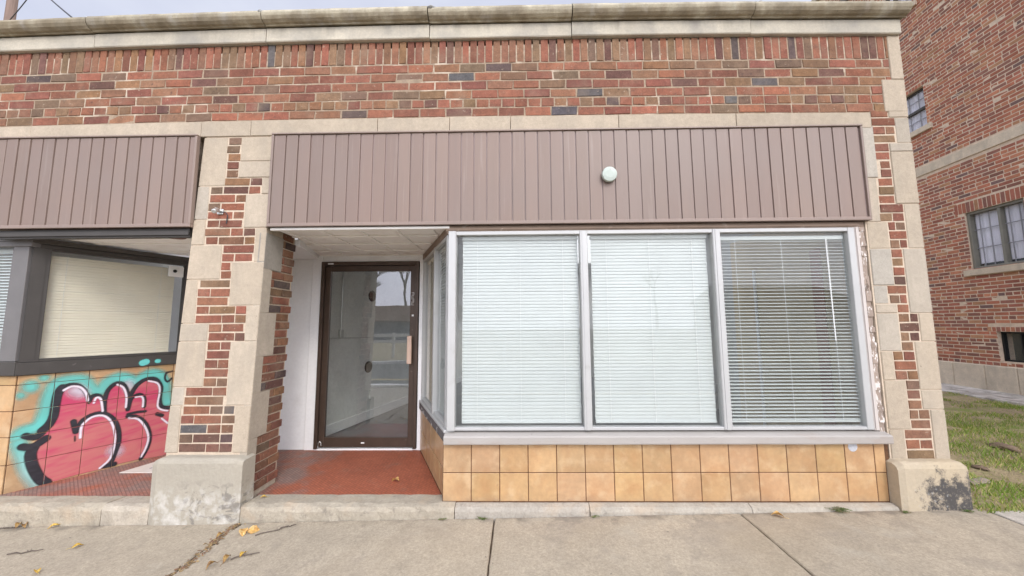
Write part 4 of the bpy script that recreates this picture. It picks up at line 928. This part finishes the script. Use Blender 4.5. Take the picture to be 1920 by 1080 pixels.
# grass blades, many short tufts in uneven patches
rg = random.Random(11); vs = []; fs = []; cs = []
def patch(x, y): return .5 + .5 * math.sin(x * 1.9 + 1.3 * math.sin(y * 1.7)) * math.cos(y * 2.3 + math.sin(x * 2.7)) + .35 * math.sin(x * 6.1 + y * 4.3) * math.sin(y * 7 - x * 3)
n = 0
while n < 40000:
    x = rg.uniform(3.70, 8.05); y = -.135 + (rg.random() ** 1.25) * 6
    if x < 4.0 and y > 1.5: continue
    if x > 7.95 + .1 * (y - 2): continue
    p = patch(x, y)
    if rg.random() > .08 + p * 1.1: n += 0; 
    if p < .5 and rg.random() > .10: continue
    e = min(1, (y + .105) / .15) * min(1, (x - 3.7) / .1)
    z = lawn_z(x, y) * e - .006
    h = rg.uniform(.016, .055) * (.6 + .6 * p); w = rg.uniform(.0018, .0036); a = rg.uniform(0, 6.283); l = rg.uniform(.2, 1.0) * h; b = a + rg.uniform(-1, 1)
    dx, dy = math.cos(a) * w, math.sin(a) * w; lx, ly = math.cos(b) * l, math.sin(b) * l
    k = len(vs); vs += [(x - dx, y - dy, z), (x + dx, y + dy, z), (x + lx * .4 + dx * .7, y + ly * .4 + dy * .7, z + h * .65), (x + lx * .4 - dx * .7, y + ly * .4 - dy * .7, z + h * .65), (x + lx, y + ly, z + h)]
    fs += [(k, k + 1, k + 2, k + 3), (k + 3, k + 2, k + 4)]
    r = rg.random(); t = rg.uniform(.75, 1.25)
    c = (.21, .32, .05) if r < .25 + .45 * p else (.36, .39, .09) if r < .82 else (.55, .46, .22)
    c = tuple(v * t for v in c); cs += [c, c]; n += 1
m = MB(); m.v = vs; m.f = fs; m.c = cs; m.m = [0] * len(fs)
o = m.build('grass', M['grass'], fix=False); tag(o, 'patchy green and yellow lawn grass beside the right pier', 'grass'); o['kind'] = 'stuff'
# lump of weathered timber on the lawn
m = MB(); n = 10; vs = []
for i in range(n + 1):
    for k in range(8):
        t = k / 8 * 6.283; r = .028 * (1 + R.uniform(-.18, .18)) * (.75 if i in (0, n) else 1)
        vs.append((4.08 + .20 * i / n, .26 + .05 * i / n + math.cos(t) * r * 1.25, .03 + math.sin(t) * r * .75))
m.mesh(vs, [(i * 8 + k, i * 8 + (k + 1) % 8, i * 8 + 8 + (k + 1) % 8, i * 8 + 8 + k) for i in range(n) for k in range(8)] + [tuple(range(8))[::-1], tuple(n * 8 + k for k in range(8))])
tag(m.build('timber_offcut', mat('timber_offcut', (.27, .225, .18), .95, var=[(14, .25, 5, (.3, 1, 1))], bump=(30, .7, .006))), 'weathered grey wood piece lying on the lawn by the right pier', 'wood')
for i, (x, y, s, lb) in enumerate(((5.45, 1.10, .14, 'bare brown earth clod on the lawn, farthest from the pier'), (4.62, .62, .07, 'small bare earth clod in the grass behind the wood piece'))):
    m = MB(); vs = []
    for a in range(7):
        for b in range(14):
            t = b / 14 * 6.283; p = a / 6 * 1.57; r = s * .6 * math.cos(p) * (1 + .25 * math.sin(3 * t + a) * .6 + R.uniform(-.1, .1))
            vs.append((x + math.cos(t) * r, y + math.sin(t) * r * 1.3, lawn_z(x, y) + .01 + math.sin(p) * s * .28 + R.uniform(-.004, .004)))
    m.mesh(vs, [(a * 14 + b, a * 14 + (b + 1) % 14, a * 14 + 14 + (b + 1) % 14, a * 14 + 14 + b) for a in range(6) for b in range(14)])
    tag(m.build('earth_clod', M['soil'], smooth=True), lb, 'earth clod', 'earth clods on the lawn')

# white slab on the left porch floor with a faint scribble
t = thing('floor_slab', 'pale slab with a faint scribble lying on the left porch floor', 'slab', (-2.6, .68, 0))
m = MB(); m.hexa([(-2.985, .535, .001), (-2.3, .535, .001), (-2.3, .84, .001), (-2.90, .84, .001), (-2.985, .535, .008), (-2.3, .535, .008), (-2.3, .84, .008), (-2.90, .84, .008)]); m.build('slab', mat('pale_slab', (.62, .57, .50), .7, var=[(6, .08, 5)]), t)
m = MB(); m.tube([(-2.80 + .02 * i + .01 * math.sin(i * 2.3), .62 + .03 * math.sin(i * 1.3) + .012 * i, .0095) for i in range(9)], .004, 5, mat=0); m.tube([(-2.74, .72, .0095), (-2.66, .70, .0095), (-2.6, .74, .0095)], .004, 5); m.build('scribble', mat('scribble', (.25, .24, .26), .8), t)

# ------------------------------------------------------------------ fallen leaves, twigs and weeds
def make_leaf(name, cols, L=.055, W=.03, curl=.4):
    n = 8; vs = []; fs = []; cc = []
    for i in range(n + 1):
        t = i / n; w = W * (math.sin(math.pi * min(1, t * 1.02)) ** .8) * (1 - .25 * t) * .5; up = .012 * math.sin(t * 3.1) * curl * 2 + .003
        for s in (-1, -.5, 0, .5, 1):
            vs.append(((t - .5) * L, s * w * (1 + .12 * math.sin(t * 21 + s)), up + abs(s) * w * curl + .002 * math.sin(9 * t + 3 * s)))
    for i in range(n):
        for k in range(4): fs.append((i * 5 + k, i * 5 + k + 1, i * 5 + 6 + k, i * 5 + 5 + k))
    me = MB()
    top = [(x, y, z + .0008) for x, y, z in vs]
    for f in fs: me.face([top[q] for q in f], R.choice(cols)); me.face([vs[q] for q in f][::-1], R.choice(cols))
    me.tube([(-L * .5, 0, .004), (-L * .72, .002, .006), (-L * .9, -.003, .003)], .0009, 5, cols[-1])
    return me.build(name, M['leaf'], fix=False)
yel = make_leaf('fallen_leaf', [(.62, .40, .06), (.55, .33, .05), (.66, .47, .12)])
brn = make_leaf('fallen_leaf', [(.34, .20, .07), (.42, .27, .09), (.25, .14, .06)], .06, .034, .7)
big = make_leaf('fallen_leaf', [(.66, .42, .13), (.62, .36, .12), (.70, .50, .22)], .075, .055, .55)
LV = [(brn, -3.03, -.075, 'brown fallen leaf against the step at the left edge, nearer the frame edge'), (brn, -2.97, -.085, 'curled brown leaf against the left step beside the twig'), (yel, -2.755, -.09, 'tan fallen leaf at the foot of the left step'),
      (yel, -2.28, -.34, 'lone yellow leaf on the pavement below the left porch'), (yel, -2.22, -.585, 'yellow leaf at the bottom left edge of the pavement'), (big, -1.25, -.185, 'large golden leaf standing highest in the pile by the pier'), (big, -1.30, -.215, 'curled golden leaf lying left in the pile by the pier'),
      (brn, -1.43, -.25, 'small tan leaf lodged in the cracked joint by the pier'), (brn, -1.18, -.50, 'brown and yellow curled leaf on the pavement below the leaf pile'), (yel, -1.12, -.455, 'bright yellow green leaf to the right of the curled brown leaf'), (brn, -1.22, -.56, 'dark curled leaf nearest the bottom of the picture by the crack'),
      (big, 2.32, -.135, 'pale cream leaf on the pavement below the tiled base'), (big, -.458, .346, 'crumpled golden leaf on the red porch floor'), (yel, -1.36, .06, 'small yellow leaf at the foot of the pier on the porch step')]
first = set()
for i, (p, x, y, lb) in enumerate(LV):
    z = (.003 if y > .1 else .004 if y > 0 else pave(x)) + .004
    sc = .8 if 'small' in lb else 1.0
    if p not in first: o = p; first.add(p); o.location = (x, y, z); o.rotation_euler = (R.uniform(-.2, .2), R.uniform(-.2, .2), R.uniform(0, 6.28)); o.scale = (sc,) * 3
    else: o = dup(p, (x, y, z), R.uniform(0, 6.28), sc, tilt=(R.uniform(-.25, .25), R.uniform(-.25, .25)))
    if i == 5: o.rotation_euler = (.9, .2, .5)
    tag(o, lb, 'leaf', 'fallen leaves')
TWS = [((-1.19, -.245), (-1.06, -.165), 'thin reddish twig beside the golden leaves at the pier'), ((-3.16, -.115), (-2.99, -.075), 'thin brown twig against the step at the left edge'), ((-2.63, -.41), (-2.47, -.365), 'dark knobbly twig on the pavement at far left'), ((-1.075, -.165), (-1.0, -.12), 'short dark twig tip to the right of the reddish twig'), ((-1.16, -.49), (-1.03, -.44), 'greenish stalk beside the yellow green leaf')]
for (a, b), (c, d), lb in TWS:
    m = MB(); m.tube([(a + (c - a) * t + R.uniform(-.008, .008), b + (d - b) * t + R.uniform(-.008, .008), pave(a) + .005 + R.uniform(0, .006)) for t in (0, .2, .4, .6, .8, 1)], .0040, 6, r1=.0020)
    for q in range(3):
        t = R.uniform(.25, .9); x0, y0_ = a + (c - a) * t, b + (d - b) * t; m.tube([(x0, y0_, pave(x0) + .006), (x0 + R.uniform(-.02, .02), y0_ + R.uniform(-.02, .02), pave(x0) + .012)], .002, 5, r1=.001)
    tag(m.build('twig', M['bark']), lb, 'twig', 'twigs on the pavement')
# leaf litter in the cracked joint
m = MB()
for k in range(260):
    y = -.09 - (R.random() ** 1.2) * .65; x = -1.41 + R.gauss(0, .018) + .02 * math.sin(y * 9); s = R.uniform(.003, .009); a = R.uniform(0, 3.14)
    c = R.choice([(.33, .22, .10), (.2, .13, .075), (.42, .3, .15), (.26, .15, .09)]); z = pave(x) + .001
    pts = [(x + math.cos(a + q) * s * (1.6 if i % 2 else .7), y + math.sin(a + q) * s * (1.6 if i % 2 else .7), z + R.uniform(0, .006)) for i, q in enumerate((0, 1.57, 3.14, 4.71))]
    m.mesh(pts + [(p[0], p[1], p[2] - .001) for p in pts], [(0, 1, 2, 3), (7, 6, 5, 4), (0, 1, 5, 4), (1, 2, 6, 5), (2, 3, 7, 6), (3, 0, 4, 7)], c)
o = m.build('leaf_litter', M['leaf'], fix=False); tag(o, 'brown crumbled leaf litter filling the cracked pavement joint', 'litter'); o['kind'] = 'stuff'
def weed(x, y, n, h, lb, spread=.05):
    m = MB(); z0 = pave(x)
    for k in range(n):
        a = R.uniform(-2.6, -.5) if R.random() < .8 else R.uniform(0, 6.28); r = R.uniform(.2, 1) * spread; hh = h * R.uniform(.35, 1)
        p = [(x + R.uniform(-.01, .01), y, z0 - .005), (x + math.cos(a) * r * .5, y + math.sin(a) * r * .25, z0 + hh * .7), (x + math.cos(a) * r, y + math.sin(a) * r * .5, z0 + hh * .6)]
        c = R.choice([(.10, .16, .04), (.14, .19, .06), (.19, .2, .09), (.22, .19, .1)])
        m.tube(p, .0013, 4, c, r1=.0008)
        for t in (.4, .7, 1.0):
            q = Vector(p[1]).lerp(Vector(p[2]), t); w = R.uniform(.004, .008); b = R.uniform(0, 6.28)
            m.face([(q.x, q.y, q.z), (q.x + math.cos(b) * w, q.y + math.sin(b) * w * .6, q.z + w * .6), (q.x + math.cos(b) * w * 2, q.y + math.sin(b) * w, q.z + w * .2), (q.x + math.cos(b + .9) * w, q.y + math.sin(b + .9) * w * .6, q.z - w * .1)], c)
    o = m.build('weed', M['grass'], fix=False); tag(o, lb, 'weed', 'weeds in the pavement joint')
weed(2.78, -.082, 60, .05, 'leafy green weed growing in the joint below the right tiles', .085)
weed(3.20, -.105, 22, .02, 'low weed tuft at the left foot of the right plinth block', .05)
weed(1.08, -.082, 16, .018, 'small weed in the joint below the middle of the tiled base', .05)
weed(.30, -.082, 20, .016, 'mossy weed in the joint right of the porch step end', .06)
weed(3.62, -.11, 24, .02, 'low weed tuft at the right foot of the right plinth block', .05)
weed(.02, -.085, 14, .015, 'mossy weed in the joint at the end of the porch step', .04)

# ------------------------------------------------------------------ pole and wires behind the roof
t = thing('utility_pole', 'brown wooden utility pole rising behind the roof at the left', 'utility pole', (-17.99, 9.21, -.3))
m = MB(); m.tube([(-17.99, 9.21, -.3), (-17.97, 9.21, 17)], .17, 14, r1=.12); m.build('pole', M['pole_wood'], t)
m = MB(); m.box(-18.0, -17.94, 8.2, 10.2, 16.0, 16.12); m.build('crossarm', M['pole_wood'], t)
def cable(p, q, s, r, lb):
    pts = [Vector(p).lerp(Vector(q), i / 14) - Vector((0, 0, s * 4 * (i / 14) * (1 - i / 14))) for i in range(15)]
    m = MB(); m.tube(pts, r, 6); tag(m.build('overhead_wire', M['wire']), lb, 'wire')
cable((-4.7, 1.59, 4.9), (-17.97, 9.21, 14.75), .12, .014, 'dark overhead wire slanting down behind the roof edge')
cable((-17.9, 9.15, 12.45), (-14.2, 7.6, 13.3), .14, .014, 'dark wire loop leaving the utility pole')
t = thing('service_mast', 'grey service mast on the shop roof that holds the overhead wire', 'mast', (-4.7, 1.62, 3.7))
m = MB(); m.tube([(-4.7, 1.62, 3.65), (-4.7, 1.62, 4.7), (-4.7, 1.6, 4.9)], .025, 10); m.build('mast_pipe', M['steel'], t)

# ------------------------------------------------------------------ across the street (seen only in the glass)
m = MB(); m.box(-60, 60, -3.55, -3.405, -.5, -.06, ch=.015); m.box(-60, 60, -9.6, -9.45, -.5, -.1, ch=.015); structure(m.build('kerb', M['concrete']))
m = MB(); flat(m, [(-60, -9.45), (60, -9.45), (60, -3.55), (-60, -3.55)], -.22, th=.05); structure(m.build('road', M['asphalt']))
m = MB(); flat(m, [(-60, -5.35), (60, -5.35), (60, -5.2), (-60, -5.2)], -.216, th=.003); structure(m.build('road_marking', M['yellow_paint']))
m = MB(); flat(m, [(-60, -30), (60, -30), (60, -9.6), (-60, -9.6)], -.12, th=.1); structure(m.build('verge', M['lawn_soil']))
t = thing('roadside_fence', 'white two rail fence across the street reflected in the door', 'fence', (-6, -11, -.1))
for z in (.52, .80):
    m = MB(); m.box(-10, 3, -11.04, -10.97, z, z + .13, ch=.01); m.build('rail', M['white_gloss'], t)
for i in range(6):
    m = MB(); m.box(-10 + i * 2.5, -9.88 + i * 2.5, -11.14, -11.045, -.12, .98, ch=.01); m.build('post', M['white_gloss'], t)
t = thing('low_building', 'low blue building with a brown roof across the street', 'building', (-12, -30, -.1))
m = MB(); m.box(-30, -6, -36, -30, -.1, 1.6); m.build('wall', M['blue_wall'], t)
m = MB(); m.extrude([(-37, 1.6), (-29.4, 1.6), (-29.4, 1.75), (-33, 3.4), (-37, 3.4)], -30.5, -5.5, TX); m.build('roof', M['roof_brown'], t)
t = thing('office_tower', 'grey office tower far across the street', 'building', (-13, -95, -.1))
m = MB(); m.box(-24, -17, -104, -95, -.1, 22); m.build('wall', M['tower_grey'], t)
m = MB()
for k in range(7): m.box(-23.5, -17.5, -95.0, -94.9, 2 + k * 2.8, 3.4 + k * 2.8)
m.build('window_band', M['window_dark'], t)
def bare_tree(x, y, h, seed, lb):
    rt = random.Random(seed); t = thing('bare_tree', lb, 'tree', (x, y, -.12), 'bare trees across the street')
    mt = MB(); mt.tube([(x, y, -.12), (x + .05, y, h * .2), (x - .03, y + .05, h * .4)], h * .022, 10, r1=h * .015); mt.build('trunk', M['bark'], t)
    mc = MB()
    def grow(p, d, L, r, dep):
        q = p + d * L; mid = p.lerp(q, .5) + Vector((rt.uniform(-1, 1), rt.uniform(-1, 1), 0)) * L * .06
        mc.tube([p, mid, q], r, 5, r1=r * .6, cap=False)
        if dep == 0: return
        for k in range(rt.choice((3, 3, 4)) if dep > 1 else 4):
            nd = (d + Vector((rt.uniform(-1, 1), rt.uniform(-1, 1), rt.uniform(-.2, .7))) * .75).normalized()
            grow(p.lerp(q, rt.uniform(.5, 1)), nd, L * rt.uniform(.55, .8), r * .6, dep - 1)
    grow(Vector((x - .03, y + .05, h * .38)), Vector((0, 0, 1)), h * .25, h * .015, 4)
    mc.build('crown', M['bark'], t, fix=False)
bare_tree(-14, -42, 11, 1, 'tallest bare tree behind the low building across the street'); bare_tree(-9, -40, 9, 2, 'bare tree to the right behind the low building'); bare_tree(-20, -44, 10, 3, 'bare tree to the left behind the low building'); bare_tree(19, -46, 9, 4, 'bare tree beside the tan house across the street')
t = thing('brick_house', 'tan brick house across the street facing the right pane', 'building', (28, -34, -.1))
m = MB(); m.box(23, 34, -44, -34, -.1, 3.6); m.build('wall', mat('tan_brick', (.38, .29, .17), .9, var=[(3, .12, 4), (30, .15, 4)]), t)
m = MB(); m.extrude([(-44.5, 3.6), (-33.5, 3.6), (-39, 5.6)], 22.6, 34.4, TX); m.build('roof', M['roof_brown'], t)
for a in (24.5, 27.5, 30.5):
    m = MB(); m.box(a, a + 1.2, -34.0, -33.93, .9, 2.6); f = m.build('window', M['white_gloss'], t); m = MB(); m.box(a + .08, a + 1.12, -33.93, -33.92, 1.0, 2.5); m.build('pane', M['window_dark'], f)

# ------------------------------------------------------------------ sky and sun (bright overcast)
W = bpy.data.worlds.new('World'); SC.world = W; W.use_nodes = True; nt = W.node_tree; N = nt.nodes; Lk = nt.links
bg = N['Background']
sky = N.new('ShaderNodeTexSky'); sky.sky_type = 'NISHITA'; sky.sun_disc = False
SUN_EL, SUN_AZ = rad(38), rad(157)       # behind the camera, a little to the left
sky.sun_elevation = SUN_EL; sky.sun_rotation = SUN_AZ; sky.dust_density = 3; sky.air_density = 1.2
tc = N.new('ShaderNodeTexCoord'); mp = N.new('ShaderNodeMapping'); mp.inputs['Scale'].default_value = (1, 1, 2.2); Lk.new(tc.outputs['Generated'], mp.inputs['Vector'])
no = N.new('ShaderNodeTexNoise'); no.inputs['Scale'].default_value = 1.8; no.inputs['Detail'].default_value = 6; no.inputs['Roughness'].default_value = .55; Lk.new(mp.outputs[0], no.inputs['Vector'])
cr = N.new('ShaderNodeValToRGB'); cr.color_ramp.elements[0].position = .35; cr.color_ramp.elements[0].color = (5.9, 6.1, 7.4, 1); cr.color_ramp.elements[1].position = .68; cr.color_ramp.elements[1].color = (7.6, 7.8, 8.6, 1)
Lk.new(no.outputs['Fac'], cr.inputs[0])
# cloud deck is brighter towards the veiled sun
sd = Vector((math.sin(SUN_AZ) * math.cos(SUN_EL), math.cos(SUN_AZ) * math.cos(SUN_EL), math.sin(SUN_EL)))
glow = Vector((math.sin(rad(150)) * math.cos(rad(18)), math.cos(rad(150)) * math.cos(rad(18)), math.sin(rad(18))))
dt = N.new('ShaderNodeVectorMath'); dt.operation = 'DOT_PRODUCT'; dt.inputs[1].default_value = glow; Lk.new(tc.outputs['Generated'], dt.inputs[0])
mr = N.new('ShaderNodeMapRange'); mr.inputs['From Min'].default_value = -.1; mr.inputs['From Max'].default_value = 1; mr.inputs['To Min'].default_value = .685; mr.inputs['To Max'].default_value = 2.95; Lk.new(dt.outputs['Value'], mr.inputs['Value'])
sc_ = N.new('ShaderNodeVectorMath'); sc_.operation = 'SCALE'; Lk.new(cr.outputs[0], sc_.inputs[0]); Lk.new(mr.outputs[0], sc_.inputs['Scale'])
mx = N.new('ShaderNodeMix'); mx.data_type = 'RGBA'; mx.inputs['Factor'].default_value = .82; Lk.new(sky.outputs[0], mx.inputs[6]); Lk.new(sc_.outputs[0], mx.inputs[7])
Lk.new(mx.outputs[2], bg.inputs['Color']); bg.inputs['Strength'].default_value = .12
sl = bpy.data.lights.new('sun', 'SUN'); sl.energy = .8; sl.angle = rad(12); sl.color = (1, .95, .88)
so = bpy.data.objects.new('sun', sl); COL.objects.link(so); so.rotation_euler = sd.to_track_quat('Z', 'Y').to_euler()

# ------------------------------------------------------------------ camera
cx, cy, cz_, yaw, pit, rol, f = .5599, -2.7883, 1.2855, -.0152, .1011, -.0068, 682.73
r = Vector((math.cos(yaw), -math.sin(yaw), 0)); fw = Vector((math.sin(yaw), math.cos(yaw), 0)); up = Vector((0, 0, 1))
f2 = fw * math.cos(pit) + up * math.sin(pit); u2 = -fw * math.sin(pit) + up * math.cos(pit)
r3 = r * math.cos(rol) + u2 * math.sin(rol); u3 = -r * math.sin(rol) + u2 * math.cos(rol)
cam = bpy.data.cameras.new('camera'); cam.lens = f / 1920 * 36; cam.sensor_width = 36; cam.clip_start = .05; cam.clip_end = 600
co = bpy.data.objects.new('camera', cam); COL.objects.link(co)
co.matrix_world = Matrix(((r3.x, u3.x, -f2.x, cx), (r3.y, u3.y, -f2.y, cy), (r3.z, u3.z, -f2.z, cz_), (0, 0, 0, 1)))
SC.camera = co
SC.view_settings.view_transform = 'Standard'; SC.view_settings.look = 'None'; SC.view_settings.exposure = .58; SC.view_settings.gamma = 1
SC.cycles.use_denoising = True
SC.cycles.max_bounces = 10; SC.cycles.transparent_max_bounces = 24; SC.cycles.sample_clamp_indirect = 8
